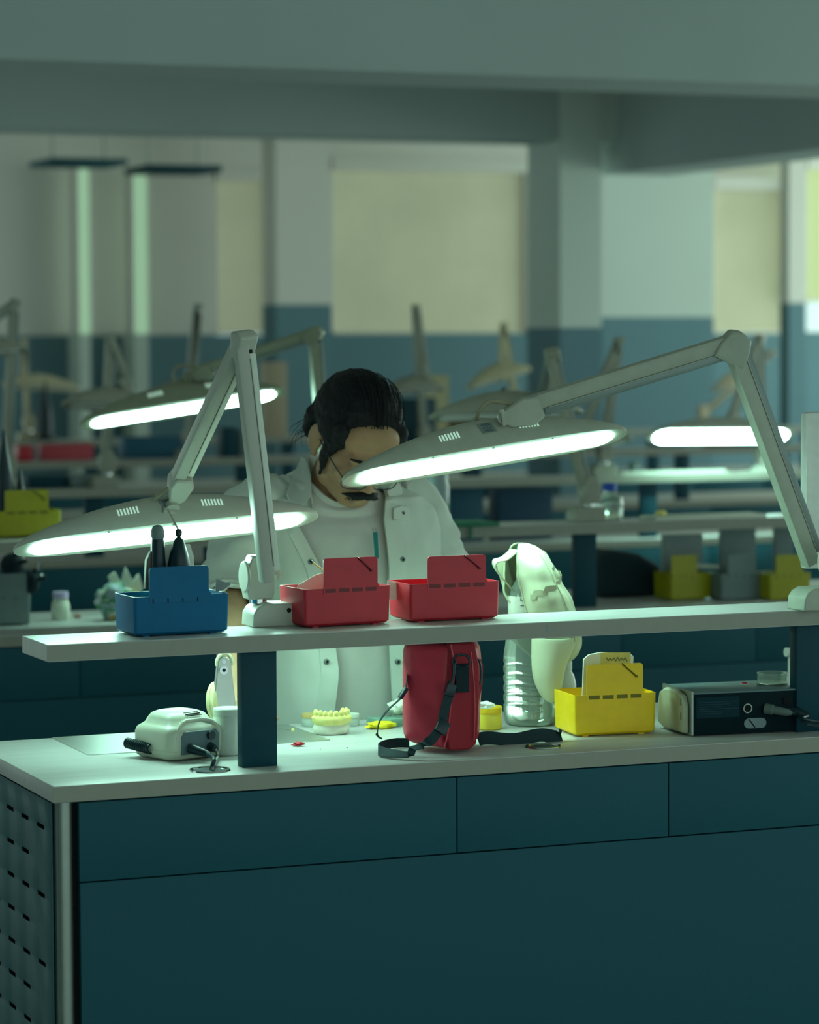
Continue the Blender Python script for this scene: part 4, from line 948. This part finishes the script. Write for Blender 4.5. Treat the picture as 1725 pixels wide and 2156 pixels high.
# T-shirt
shirt = MB(); trunk(shirt, dens([(704, 1012, 66, .060, .838, .050), (704, 1030, 84, .070, .838, .043)]+[(a, b, c*.90, d-.008, e, max(0, .050*(1-(b-1012)/115))) for a, b, c, d, e, f in TR[2:]], 4), n=64, amp=.013, seed=3)
so = build('t_shirt', shirt, shirtm, person, ang=80)
r0_ = []
c_ = P(704, 1012, .838); k_ = 1/pxm(.838, 704); rx_ = 66*k_/math.cos(YAW)*.97; ry_ = .060
for i in range(25):
    a = math.radians(-186+192*i/24); ca, sa = math.cos(a), math.sin(a)
    r0_.append(V((c_.x+rx_*1.05*math.copysign(abs(ca)**.8, ca), c_.y+ry_*1.08*math.copysign(abs(sa)**.8, sa), c_.z-.050*max(0, -sa)**2.2+.002)))
build('neck_rib', MB().ribbon(r0_, .013, .0045, V((0, -.45, 1))), shirtm, so)
st_ = MB().prism([P(786, 1120, .718), P(795, 1120, .718), P(798, 1176, .714), P(790, 1176, .714)], (0, .002, 0))
pr_ = build('teal_stripe', st_, mat('teal_print', (0, 120, 120), .7), so)
txt('S L', .009, Matrix.Translation(P(789, 1115, .714)) @ Matrix.Rotation(-.1, 4, 'Z') @ Matrix.Rotation(math.radians(90), 4, 'X'), M['ink'], so, 'shirt_lettering')
# lab coat: open-fronted shell
CR = [(704, 988, 70, .066, .85, 0), (704, 1006, 104, .078, .852, 0), (704, 1026, 142, .090, .858, 0), (707, 1048, 176, .104, .86, 0), (712, 1074, 192, .114, .862, 0), (718, 1115, 198, .126, .862, 0), (725, 1200, 190, .134, .852, 0), (734, 1300, 192, .140, .846, 0), (742, 1400, 206, .148, .846, 0), (752, 1520, 228, .160, .85, 0), (760, 1700, 246, .172, .85, 0), (766, 1900, 262, .18, .86, 0)]
rows = dens(CR, 8)
coat = MB(); R = []
n = 96
for (px, py, hw, dp, yc, fl) in rows:
    c = P(px, py, yc); k = 1/pxm(yc, px); rx = hw*k/math.cos(YAW)*.97; ry = dp; ring = []
    # opening half angle: wide at chest, narrow at waist
    def lerp_(T):
        if py <= T[0][0]: return T[0][1]
        for (y0, v0), (y1, v1) in zip(T[:-1], T[1:]):
            if py <= y1: return v0+(v1-v0)*(py-y0)/(y1-y0)
        return T[-1][1]
    el_, er_ = lerp_([(1014, 625), (1040, 612), (1090, 622), (1183, 668), (1290, 690), (1393, 703), (1500, 692), (1900, 690)]), lerp_([(1014, 815), (1050, 806), (1090, 800), (1180, 806), (1393, 812), (1900, 818)])
    oa = [math.asin(min(.97, (abs(P(ee, py, yc-dp*.8).x-c.x)/rx)**(1/.8))) for ee in (el_, er_)]; oL = oa[0] if P(el_, py, yc-dp*.8).x < c.x else -oa[0]; oR = oa[1]
    a0 = -math.pi/2+oR; a1 = 3*math.pi/2-oL
    for i in range(n+1):
        a = a0+(a1-a0)*i/n; ca, sa = math.cos(a), math.sin(a)
        q = V((c.x+rx*math.copysign(abs(ca)**.8, ca), c.y+ry*math.copysign(abs(sa)**.8, sa), c.z))
        w = noise.noise(V((q.x*8+2, q.z*2.2, q.y*5)))*1.2+noise.noise(V((q.x*24, q.z*5, q.y*14)))*.5
        w += .9*max(0, noise.noise(V((q.x*11+q.z*7, q.z*3+9, 2))))-.35*abs(noise.noise(V((q.x*16-q.z*9, q.z*4, 5)))); am = .017; q.x += am*w*ca*.7; q.y += am*w*sa; q.z -= max(0, .05*(1-(py-988)/60))*max(0, -sa); ring.append(q)
    R.append(ring)
co = build('lab_coat', coat.loft(R[::-1], cap=False, closed=False), coatm, person, ang=80, mods=[('SOLIDIFY', dict(thickness=.003, offset=1)), ('SUBSURF', dict(levels=1, render_levels=1))])
# sleeves
def sleeve(S_, E_, C_, r=( .078, .070, .062), seed=0, inn=V((0, 0, 0))):
    ax1 = cat_spline([S_+inn, S_, (S_+E_)/2+V((0, .006, 0)), E_, (E_+C_)/2+V((0, 0, -.012)), C_], 9); R = []; m_ = len(ax1)
    u = None
    for i, p in enumerate(ax1):
        t = (ax1[min(i+1, m_-1)]-ax1[max(i-1, 0)]).normalized(); u = (V((1, 0, 0))-t*t.x).normalized(); w = t.cross(u); f = i/(m_-1)
        rr_ = (r[0]*(1-f*2)+r[1]*f*2) if f < .5 else (r[1]*(2-2*f)+r[2]*(2*f-1))
        ring = []
        for k in range(30):
            a = 2*math.pi*k/30; d = u*math.cos(a)+w*math.sin(a)
            nn = noise.noise(V((d.x*1.5+seed, d.y*1.5, f*7)))*.014+abs(noise.noise(V((d.x*2.2+f*5, d.y*2.2+seed, f*13))))*.020-.004
            ring.append(p+d*(rr_+nn))
        R.append(ring)
    R.append([p+(q-p)*.86 for p, q in zip([ax1[-1]]*30, R[-1])])
    return MB().loft(R, cap=False)
cufR = P(514, 1262, .66); cufR.z = P(514, 1262, .66).z
sl = sleeve(SR, ER, ER+(WR-ER)*.20+V((0, 0, .0)), inn=V((.10, 0, .01)), seed=1)
build('sleeve', sl, coatm, co, ang=80, mods=[('SOLIDIFY', dict(thickness=.0025))])
sl = sleeve(SL, EL, EL+(WL-EL)*.62, inn=V((-.09, 0, .01)), seed=5)
build('sleeve', sl, coatm, co, ang=80, mods=[('SOLIDIFY', dict(thickness=.0025))])
# collar and lapels
def flap(pts, y, th, name, par, m=coatm, bev=.0015):
    a = [P(*(q if len(q) == 3 else (*q, y))) for q in pts]
    # subdivided fan surface so that it can fold
    return build(name, MB().prism(a, (0, th, 0)), m, par, mods=[('BEVEL', dict(width=bev, segments=2))])
flap([(655, 1000, .80), (644, 968, .83), (636, 962, .86), (628, 985, .85), (604, 1040, .775), (612, 1058, .765), (620, 1068, .758), (640, 1062, .752), (657, 1044, .752), (656, 1020, .775)], 0, .008, 'collar', co)
flap([(828, 1012, .80), (842, 1018, .80), (848, 1030, .795), (846, 1062, .775), (838, 1068, .770), (822, 1050, .765), (815, 1035, .775)], 0, .006, 'collar', co)
flap([(846, 1064, .748), (862, 1068, .752), (862, 1096, .740), (830, 1094, .728), (829, 1070, .742)], 0, .006, 'lapel_tab', co)
build('collar_stand', MB().ribbon(cat_spline([P(650, 985, .84), P(668, 972, .90), P(715, 968, .93), P(770, 975, .915), P(815, 1000, .87), P(830, 1016, .82)], 8), .040, .004, V((0, .2, 1))), coatm, co)
# front edge plackets following the coat shell
def edge(idx, nm):
    e = [r[idx] for r in R]; nb_ = [r[idx+(3 if idx == 0 else -3)] for r in R]; mb = MB(); rg = []
    for a, b in list(zip(e, nb_))[14:-6]:
        d = (a-b).normalized(); nrm = V((0, -1, 0)); rg.append([a+nrm*.006, b+nrm*.007, b+nrm*.002, a+nrm*.0])
    return build(nm, mb.loft(rg), coatm, co, ang=80)
edge(0, 'placket'); edge(-1, 'placket')
for px, py, y in ((848, 1081, .736), (848, 1178, .722), (655, 1183, .722), (688, 1393, .702), (838, 1393, .702)):
    # press studs: sit on the shell surface
    best = min((q for r in R for q in r if q.y < .84), key=lambda q: (P(px, py, q.y)-q).length)
    c = P(px, py, best.y-.008)
    sb = build('press_stud', MB().lathe([(.0001, .0035), (.0035, .0035), (.0055, .002), (.006, 0), (.006, -.004)], c, (0, -1, 0), 16), M['lamp_in'], co)
    build('stud_center', MB().cyl(c+V((0, -.0042, 0)), c+V((0, -.003, 0)), .0028, 10), M['dark'], sb)
# chest pocket
flap([(823, 1208, .716), (905, 1196, .755), (905, 1290, .755), (826, 1300, .716)], 0, .004, 'chest_pocket', co)
# hair
hb = MB(); Rr = HM.to_3x3().to_4x4()
hb.sph(hp(0, .030, .046), (.087, .100, .084), Rr, 40, 26)
hb.sph(hp(0, .085, -.005), (.060, .045, .060), Rr, 24, 16)
for s in (-1, 1):
    hb.sph(hp(s*.066, .0, .040), (.024, .050, .032), Rr, 20, 12); hb.sph(hp(s*.070, .062, .0), (.022, .026, .045), Rr, 20, 12)
    hb.sph(hp(s*.0725, -.024, -.004), (.0085, .012, .040), Rr @ Matrix.Rotation(math.radians(-10), 4, 'X'), 14, 10)
    hb.sph(hp(s*.0715, -.032, -.040), (.0045, .0060, .020), Rr, 12, 8)
    hb.sph(hp(s*.060, -.040, .048), (.020, .022, .030), Rr, 16, 10); hb.sph(hp(s*.0675, -.034, .020), (.010, .016, .030), Rr, 14, 10)
ho = build('hair', hb, hairm, person, mods=REM(.0036, 3)+[])
tex = bpy.data.textures.new('hair_strands', 'CLOUDS'); tex.noise_scale = .018
dm = ho.modifiers.new('displace', 'DISPLACE'); dm.texture = tex; dm.strength = .010; dm.mid_level = .5
wm = MB(); rnd = random.Random(4)
def strand(pts, r=.0006): wm.tube(cat_spline(pts, 5), [r*(1-.7*i/(5*(len(pts)-1))) for i in range(5*(len(pts)-1)+1)], 4)
for k in range(110):
    th = rnd.uniform(0, 2*math.pi); ph = rnd.uniform(.1, 1.45)
    def hs_(t, o): # slicked-back strands over the cap
        x = math.sin(th)*math.sin(ph)*.086; 
        a = -1.25+2.4*t; return hp(x*(.9+.2*t), .026+math.sin(a)*.100*math.sqrt(max(.05, 1-(x/.095)**2)), .046+math.cos(a)*.084*math.sqrt(max(.05, 1-(x/.095)**2))+o)
    t0 = rnd.uniform(-.02, .5); dt = rnd.uniform(.2, .45); strand([hs_(t0, .0), hs_(t0+dt*.35, .003), hs_(t0+dt*.7, .004), hs_(t0+dt, rnd.uniform(-.002, .006))], .0010)
for k in range(16):   # loose wisps behind the ear and at the temple
    s = -1 if k < 12 else 1; b = V((s*rnd.uniform(.076, .088), rnd.uniform(.01, .07), rnd.uniform(-.02, .06)))
    strand([hp(*b), hp(b.x+s*rnd.uniform(.006, .018), b.y+.01, b.z-.02), hp(b.x+s*rnd.uniform(.006, .024), b.y+.02, b.z-.045), hp(b.x+s*rnd.uniform(-.004, .022), b.y+.02, b.z-rnd.uniform(.05, .085))], .0007)
for k in range(0):  # hairline root strands
    x = -.052+.104*k/21; strand([hp(x, -.062+rnd.uniform(-.003, .003), .084), hp(x*1.05, -.056, .096), hp(x*1.1, -.035, .112), hp(x*1.1, .0, .124)], .0009)
build('loose_strands', wm, hairm, ho)
# moustache, brows
mb = MB(); 
for s in (-1, 1):
    mb.tube(cat_spline([hp(0, -.106, -.0500), hp(s*.013, -.1065, -.0495), hp(s*.027, -.098, -.054), hp(s*.040, -.085, -.062)], 6), [.0062, .0072, .0080, .0084, .0084, .0082, .0080, .0078, .0074, .0070, .0064, .0058, .0052, .0046, .0038, .0030, .0022, .0014, .0006][:19], 8)
for k in range(70):
    s = -1 if k % 2 else 1; u = rnd.uniform(0, 1); b = hp(s*(.002+.030*u), -.1105+.012*u*u, -.048-.010*u); e = hp(s*(.006+.032*u), -.1110+.014*u*u, -.056-.010*u)
    mb.tube([b, (b+e)/2, e], [.0008, .0008, .0002], 4)
build('moustache', mb, hairm, person)
for s in (-1, 1):
    build('eyebrow', MB().tube(cat_spline([hp(s*.012, -.0975, .024), hp(s*.028, -.096, .030), hp(s*.048, -.082, .026)], 5), [.002, .0035, .004, .004, .0038, .0036, .0034, .003, .0025, .002, .001], 6), hairm, person)
build('beard_stubble', MB().sph(hp(0, -.0905, -.100), (.007, .003, .009), Rr), hairm, person) if 0 else None
# glasses
gl = thing('glasses', hp(0, -.11, 0), 'thin dark rectangular glasses worn by the person', 'glasses')
fm = MB(); 
for s in (-1, 1):
    q = []
    for k in range(32):
        a = 2*math.pi*k/32; cx, sx = math.cos(a), math.sin(a); q.append(hp(s*.034+.026*math.copysign(abs(cx)**.5, cx), -.110+.006*abs(cx)*0+.008*((s*.034+.026*cx)/.06)**2, -.012+.0175*math.copysign(abs(sx)**.6, sx)))
    q.append(q[0]); fm.tube(q, .0010, 6, cap=False)
fm.tube([hp(-.009, -.110, -.006), hp(0, -.113, -.003), hp(.009, -.110, -.006)], .0011, 6)
build('frame', fm, M['black'], gl)
for s in (-1, 1):
    build('temple', MB().tube([hp(s*.0605, -.103, -.004), hp(s*.068, -.075, -.001), hp(s*.0765, -.03, .002), hp(s*.080, .005, .004), hp(s*.078, .02, -.008)], .0013, 6), M['black'], gl)
    q = [hp(s*.034+.0255*math.copysign(abs(math.cos(a))**.5, math.cos(a)), -.1085+.008*((s*.034+.026*math.cos(a))/.06)**2, -.012+.017*math.copysign(abs(math.sin(a))**.6, math.sin(a))) for a in [2*math.pi*k/28 for k in range(28)]]
    build('lens', MB().prism(q, (HM.to_3x3() @ V((0, .0008, 0)))), M['clear'], gl)
# ------------------------------------------------------------------ blurred things on the rows behind
YS2 = 2.72; YS3 = 5.15; YS4 = 7.38; YS5 = 9.82
def onshelf(px, y): q = P(px, 1000, y); return V((q.x, y, ZS))
def rbox(name, px0, px1, py0, py1, y, dep, m, label, cat, z=None, bev=.006, **k):
    a, b = P(px0, py1, y), P(px1, py0, y); z0 = a.z if z is None else z
    o = build(name, MB().bb(a.x, b.x, y, y+dep, z0, b.z, bev), m); tag(o, label, cat, **k); return o
def cone(px, pyt, y, z, rbase, label, name='cone_tool', disc=False):
    c = P(px, pyt, y); top = c.z; h = top-z; o = (c.x, y, z); t = thing(name, o, label, 'cone')
    if disc: build('base_disc', MB().lathe([(rbase*1.9, 0), (rbase*1.9, .012), (rbase*.6, .02), (.0001, .02)], o), M['black'], t); 
    build('cone_body', MB().lathe([(rbase, .002 if not disc else .018), (rbase*1.05, h*.35), (rbase*.7, h*.6), (rbase*.3, h*.85), (rbase*.12, h), (.0001, h)], o), M['black'], t)
    return t
cone(95, 803, YS5+.0, ZS, .038, 'dark cone on a disc, blurred, standing far back above the yellow bin', disc=True)
cone(42, 985, 2.79, ZS+.005, .020, 'dark cone nozzle standing in the yellow bin at the left edge')
cone(8, 905, 2.80, ZS+.005, .030, 'large dark cone at the very left edge behind the yellow bin', name='dark_funnel')
tag(build('glass_flask', MB().lathe([(.02, 0), (.028, .02), (.028, .05), (.012, .07), (.012, .078)], (P(10, 1000, 2.74).x, 2.83, P(12, 1032, 2.83).z-.03)), M['clear']), 'clear glass vessel at the left edge above the yellow bin', 'flask') if 0 else None
# black parts in the tall grey bin
q = PZ(28, 1318, .9)
rnd = random.Random(2)
for i, (px, py, rx, rz_, lb) in enumerate(((25, 1190, .034, .034, 'round black gadget on top of the tall grey bin'), (66, 1225, .022, .034, 'black clamp hanging over the right rim of the tall grey bin'))):
    c = P(px, py, gb.y+.06 if i == 0 else gb.y+.10); mb = MB().sph(c, (rx, .03, rz_), None, 16, 10)
    mb.cap_(c+V((0, -.01, rz_*.7)), c+V((.02, -.02, rz_*1.35)), .007, .005).cap_(c+V((-.02, -.01, .0)), c+V((.030, -.03, .012)), .006, .006)
    t = thing('black_gadget', c-V((0, 0, rz_)), lb, 'gadget'); build('housing', mb, M['blackfab'], t)
    build('metal_tip', MB().sph(c+V((.022 if i == 0 else .02, -.032, .020)), .005, u=10, v=8).cyl(c+V((.01, -.03, rz_)), c+V((.016, -.03, rz_+.02)), .004, 10), M['chrome'], t)
def bottle(px, pyb, z, r, h, m, mcap, label, neck=.55, yo=None, seg=None):
    c = PZ(px, pyb, z) if yo is None else zfix(P(px, pyb, yo), z); t = thing('bottle', c, label, 'bottle')
    build('bottle_body', MB().lathe([(r*.9, 0), (r, .006), (r, h*.45), (r*.92, h*.6), (r*neck, h*.74), (r*neck, h*.8)], c), m, t)
    build('screw_cap', MB().lathe([(r*neck*1.15, h*.78), (r*neck*1.15, h), (.0001, h)], c), mcap, t); return t
bottle(128, 1305, .9, .026, .078, mat('white_translucent', (218, 224, 206), .5), mat('lilac_cap', (190, 176, 214), .5), 'small white bottle with a lilac cap on the second worktop, left of the crumpled bag', .72)
blob('wax_lump', 163, 1301, (.010, .008, .006), mat('brown_wax', (150, 96, 70), .7), 'small brown lump right of the lilac-capped bottle', 'wax lump', seed=4)
# crumpled printed bag
cb_ = PZ(240, 1306, .9); t = thing('crumpled_bag', cb_, 'crumpled colourful plastic bag with white paper sticking out, on the second worktop', 'bag')
def lump(c, r, seed, m, par, nm, amp=.35, sub=4):
    b = bmesh.new(); bmesh.ops.create_icosphere(b, subdivisions=sub, radius=1); mb = MB(); mb.b.free(); mb.b = b
    for v in b.verts:
        n_ = 1+amp*noise.noise(v.co*1.9+V((seed, 0, 0)))+amp*.6*noise.noise(v.co*4.5+V((seed, 3, 0)))
        v.co = V((v.co.x*r[0]*n_, v.co.y*r[1]*n_, v.co.z*r[2]*n_))+V(c)
    return build(nm, mb, m, par, ang=80)
mm = mat('printed_bag', (150, 170, 178), .5); nt = mm.node_tree; cr = [x for x in nt.nodes if x.type == 'VALTORGB'][0]
cr.color_ramp.interpolation = 'CONSTANT'
for p_, c_ in ((.0, (150, 156, 190)), (.42, (50, 140, 90)), (.465, (200, 200, 206)), (.53, (214, 190, 40)), (.57, (180, 190, 205))):
    e = cr.color_ramp.elements.new(p_); e.color = (*lin(c_), 1)
[x for x in nt.nodes if x.type == 'TEX_NOISE'][0].inputs['Scale'].default_value = 16
lump(P(240, 1262, cb_.y)+V((.0, 0, -.004)), (.054, .04, .050), 3, mm, t, 'bag_body'); lump(P(272, 1275, cb_.y), (.040, .04, .042), 8, mm, t, 'bag_fold')
pm2 = MB(); 
for (x0, y0, x1, y1, x2, y2) in ((228, 1214, 242, 1204, 262, 1240), (252, 1240, 264, 1193, 282, 1228), (270, 1236, 292, 1208, 302, 1240)):
    pm2.prism([P(x0, y0, cb_.y), P(x1, y1, cb_.y-.004), P(x2, y2, cb_.y-.01), P((x0+x2)/2, y2+18, cb_.y)], (0, .006, 0))
build('white_paper', pm2, M['paper'], t, mods=[('BEVEL', dict(width=.002, segments=2))])
# backpack
cq = PZ(1335, 1262, .9); bm_ = MB(); y = cq.y+.04
a = [P(x, yy, y) for x, yy in ((1262, 1268), (1262, 1172), (1300, 1160), (1350, 1166), (1392, 1190), (1416, 1225), (1420, 1262), (1400, 1270))]
for q in a: q.z = max(q.z, .903)
t = thing('backpack', zfix(P(1335, 1262, y), .9), 'dark backpack lying on the second worktop beside the dark shelf post', 'backpack')
build('pack_body', MB().prism(a, (0, .16, 0)), M['blackfab'], t, mods=[('BEVEL', dict(width=.03, segments=4))])
build('pack_strap', MB().ribbon(cat_spline([P(1400, 1215, y-.006), P(1424, 1224, y-.01), P(1450, 1228, y-.01)], 5), .022, .008, V((0, 0, 1))), M['blackfab'], t)
# papers standing in far bins
for i, (x0, x1, y0, y1, yy, lb) in enumerate(((1398, 1480, 1124, 1195, 2.80, 'grey card standing behind the first far yellow bin'), (1520, 1592, 1112, 1195, 2.80, 'grey card stack behind the far grey bin'), (1634, 1670, 1110, 1190, 2.80, 'grey card behind the far yellow bin nearest the lamp'))):
    rbox('card_stack', x0, x1, y0, 1235, yy, .02, M['greybin'] if i else mat('cool_card', (136, 148, 148), .8), lb, 'cards', bev=.001)
c = PZ(1478, 1196, .99); tag(build('marker_pen', MB().cyl(P(1440, 1190, 2.78), P(1525, 1194, 2.82), .006, 10), M['paper']), 'pale stick lying across the far yellow and grey bins', 'pen')
bottle(1284, 1092, ZS, .040, .105, M['clear'], mat('blue_cap', (0, 70, 170), .5), 'clear water bottle with a blue cap on the second shelf beside the lamp base', .45, yo=2.74)
# bottle with green print
cg = zfix(P(921, 1095, 2.78), ZS); t = thing('spray_bottle', cg, 'pale cylindrical bottle with green print on the second shelf right of the shoulder', 'bottle')
build('bottle_body', MB().lathe([(.032, 0), (.034, .004), (.034, .105), (.030, .115), (.030, .145), (.0001, .147)], cg), mat('frosted_grey', (140, 156, 156), .4), t)
build('green_print', MB().lathe([(.0345, .042), (.0347, .043), (.0347, .055), (.0345, .056)], cg, cap=False), mat('green_print', (20, 140, 90), .6), t)
# green wire rack hanging over second shelf edge
t = thing('green_rack', P(960, 1102, 2.585), 'thin green rack edge with a short hook on the second shelf, right of the shoulder', 'rack')
mg = mat('green_plastic', (10, 110, 80), .5)
a, b = P(925, 1102, 2.58), P(1052, 1102, 2.58)
build('rack_tray', MB().bb(a.x, b.x, 2.576, 2.72, ZS+.0005, ZS+.012, .002), mg, t); c = P(992, 1110, 2.575)
build('rack_hook', MB().bb(c.x-.004, c.x+.004, 2.574, 2.580, ZS-.032, ZS+.008), mg, t)
# dark monitor and devices in the back rows
rbox('dark_monitor', 846, 920, 838, 1000, YS4, .05, mat('dark_blue_casing', (6, 62, 76), .6), 'dark box-shaped monitor right of the hair', 'monitor', z=ZS)
for (x0, x1, y0, y1, y, m, lb, nm, cat, z) in (
    (40, 70, 938, 966, YS4, M['red'], 'small blurred red box at far left', 'red_box', 'box', ZS), (90, 197, 934, 958, YS4+.02, mat('faded_red', (190, 70, 84), .6), 'long faded red box right of the small red box', 'red_box', 'box', ZS),
    (150, 215, 1000, 1026, YS3, M['greybin'], 'grey device beside the blurred lamp base on the third shelf', 'grey_device', 'device', ZS),
    (60, 150, 1002, 1026, YS3+.03, M['post'], 'dark low tray on the third shelf at left', 'dark_tray', 'tray', ZS),
    (470, 500, 900, 968, YS4, M['post'], 'small dark upright box behind the left lamp arm', 'dark_box', 'box', ZS), (505, 530, 905, 968, YS4, M['greybin'], 'pale upright box beside the small dark one', 'pale_box', 'box', ZS),
    (262, 395, 918, 968, YS4+.05, mat('blue_case', (34, 96, 122), .6), 'blurred blue case left of the dark square post on the fourth shelf', 'blue_case', 'case', ZS),
    (1050, 1165, 1028, 1082, 5.25, mat('navy_case', (6, 66, 90), .6), 'dark blue case under the third shelf, right half', 'navy_case', 'case', .9), (945, 1020, 1026, 1082, 5.25, mat('navy_case_b', (20, 84, 104), .6), 'blue case under the third shelf, left half', 'blue_case', 'case', .9),
    (900, 946, 790, 832, YS5, mat('cream_box', (214, 204, 160), .6), 'cream box in the far row left of the tilted cream head', 'cream_box', 'box', ZS),
    (560, 605, 762, 800, YS5, mat('pinkish_box', (176, 160, 136), .6), 'beige box in the far row, right of the nearest elbow joint', 'beige_box', 'box', ZS),
    (1495, 1600, 930, 962, YS4, M['post'], 'row of dark items under the level lit lamp', 'dark_case', 'case', ZS),
    (1385, 1440, 955, 985, YS4, M['greybin'], 'grey box right of the bottle in the fourth row', 'grey_box', 'box', ZS),
    (955, 1010, 870, 925, YS5, mat('brown_box', (140, 124, 96), .7), 'brown box right of the dark monitor', 'brown_box', 'box', ZS)):
    if z == ZS and y1 < 1e9:
        pass
    rbox(nm, x0, x1, y0, y1, y, .10, m, lb, cat, z=z)
# white slabs laid on the shelf tops as painted lamplit strips
def tray(px0, px1, py, y, label, m=M['paper'], t_=.010):
    a, b = P(px0, py, y), P(px1, py, y); o = build('white_tray', MB().bb(a.x, b.x, y, y+.11, ZS+.0003, ZS+t_, .002), m); tag(o, label, 'tray')
tray(1382, 1616, 1080, 2.60, 'added white slab for the lamplit strip on the second shelf behind the right arm')
tray(1312, 1530, 990, 5.09, 'added white slab for the lamplit strip on the third shelf under the level lit lamp')
c = P(1392, 1070, 2.66); tag(build('yellow_wad', MB().sph(zfix(c, ZS+.018), (.018, .014, .009)), mst), 'small yellow wad at the left end of the white lamplit strip', 'wad')
for i, (px, y, lb) in enumerate(((1606, YS3, 'white cup on the third shelf right of the white lamplit strip'), (1335, YS3, 'grey cup on the third shelf left of the white lamplit strip'))):
    c = onshelf(px, y); tag(build('cup', MB().lathe([(.018, 0), (.022, .045), (.020, .045), (.016, .004), (.0001, .003)], c), M['white'] if i == 0 else M['greybin']), lb, 'cup')
# stool behind bench, sliver of a grey chair at far left
ch = P(8, 1535, 1.3); t = thing('stool', (ch.x-.18, 1.35, 0), 'dark stool behind the near bench, just its seat edge showing at the left', 'stool')
build('seat', MB().lathe([(.17, .70), (.19, .72), (.19, .755), (.16, .775), (.0001, .78)], (ch.x-.18, 1.35, 0), n=32), M['blackfab'], t)
build('column', MB().cyl((ch.x-.18, 1.35, .06), (ch.x-.18, 1.35, .70), .025), M['chrome'], t)
build('base', MB().lathe([(.22, 0), (.22, .02), (.04, .06)], (ch.x-.18, 1.35, 0), n=28), M['black'], t)
# ------------------------------------------------------------------ light
wd = bpy.data.worlds.new('world'); bpy.context.scene.world = wd; wd.use_nodes = True
wd.node_tree.nodes['Background'].inputs[0].default_value = (.70, 1.0, .92, 1); wd.node_tree.nodes['Background'].inputs[1].default_value = 1.15
def area(name, loc, size, power, color, rot=(0, 0, 0), sy=None):
    l = bpy.data.lights.new(name, 'AREA'); l.energy = power; l.color = color; l.size = size; l.shape = 'RECTANGLE'; l.size_y = sy or size
    o = bpy.data.objects.new(name, l); COL.objects.link(o); o.location = loc; o.rotation_euler = rot; return o
area('side_fill_light', (12.3, 7.5, 1.8), 2.0, 300, (.78, 1, .86), (0, math.radians(90), 0), 12)  # added fill at the open right side, brightens the back of the room
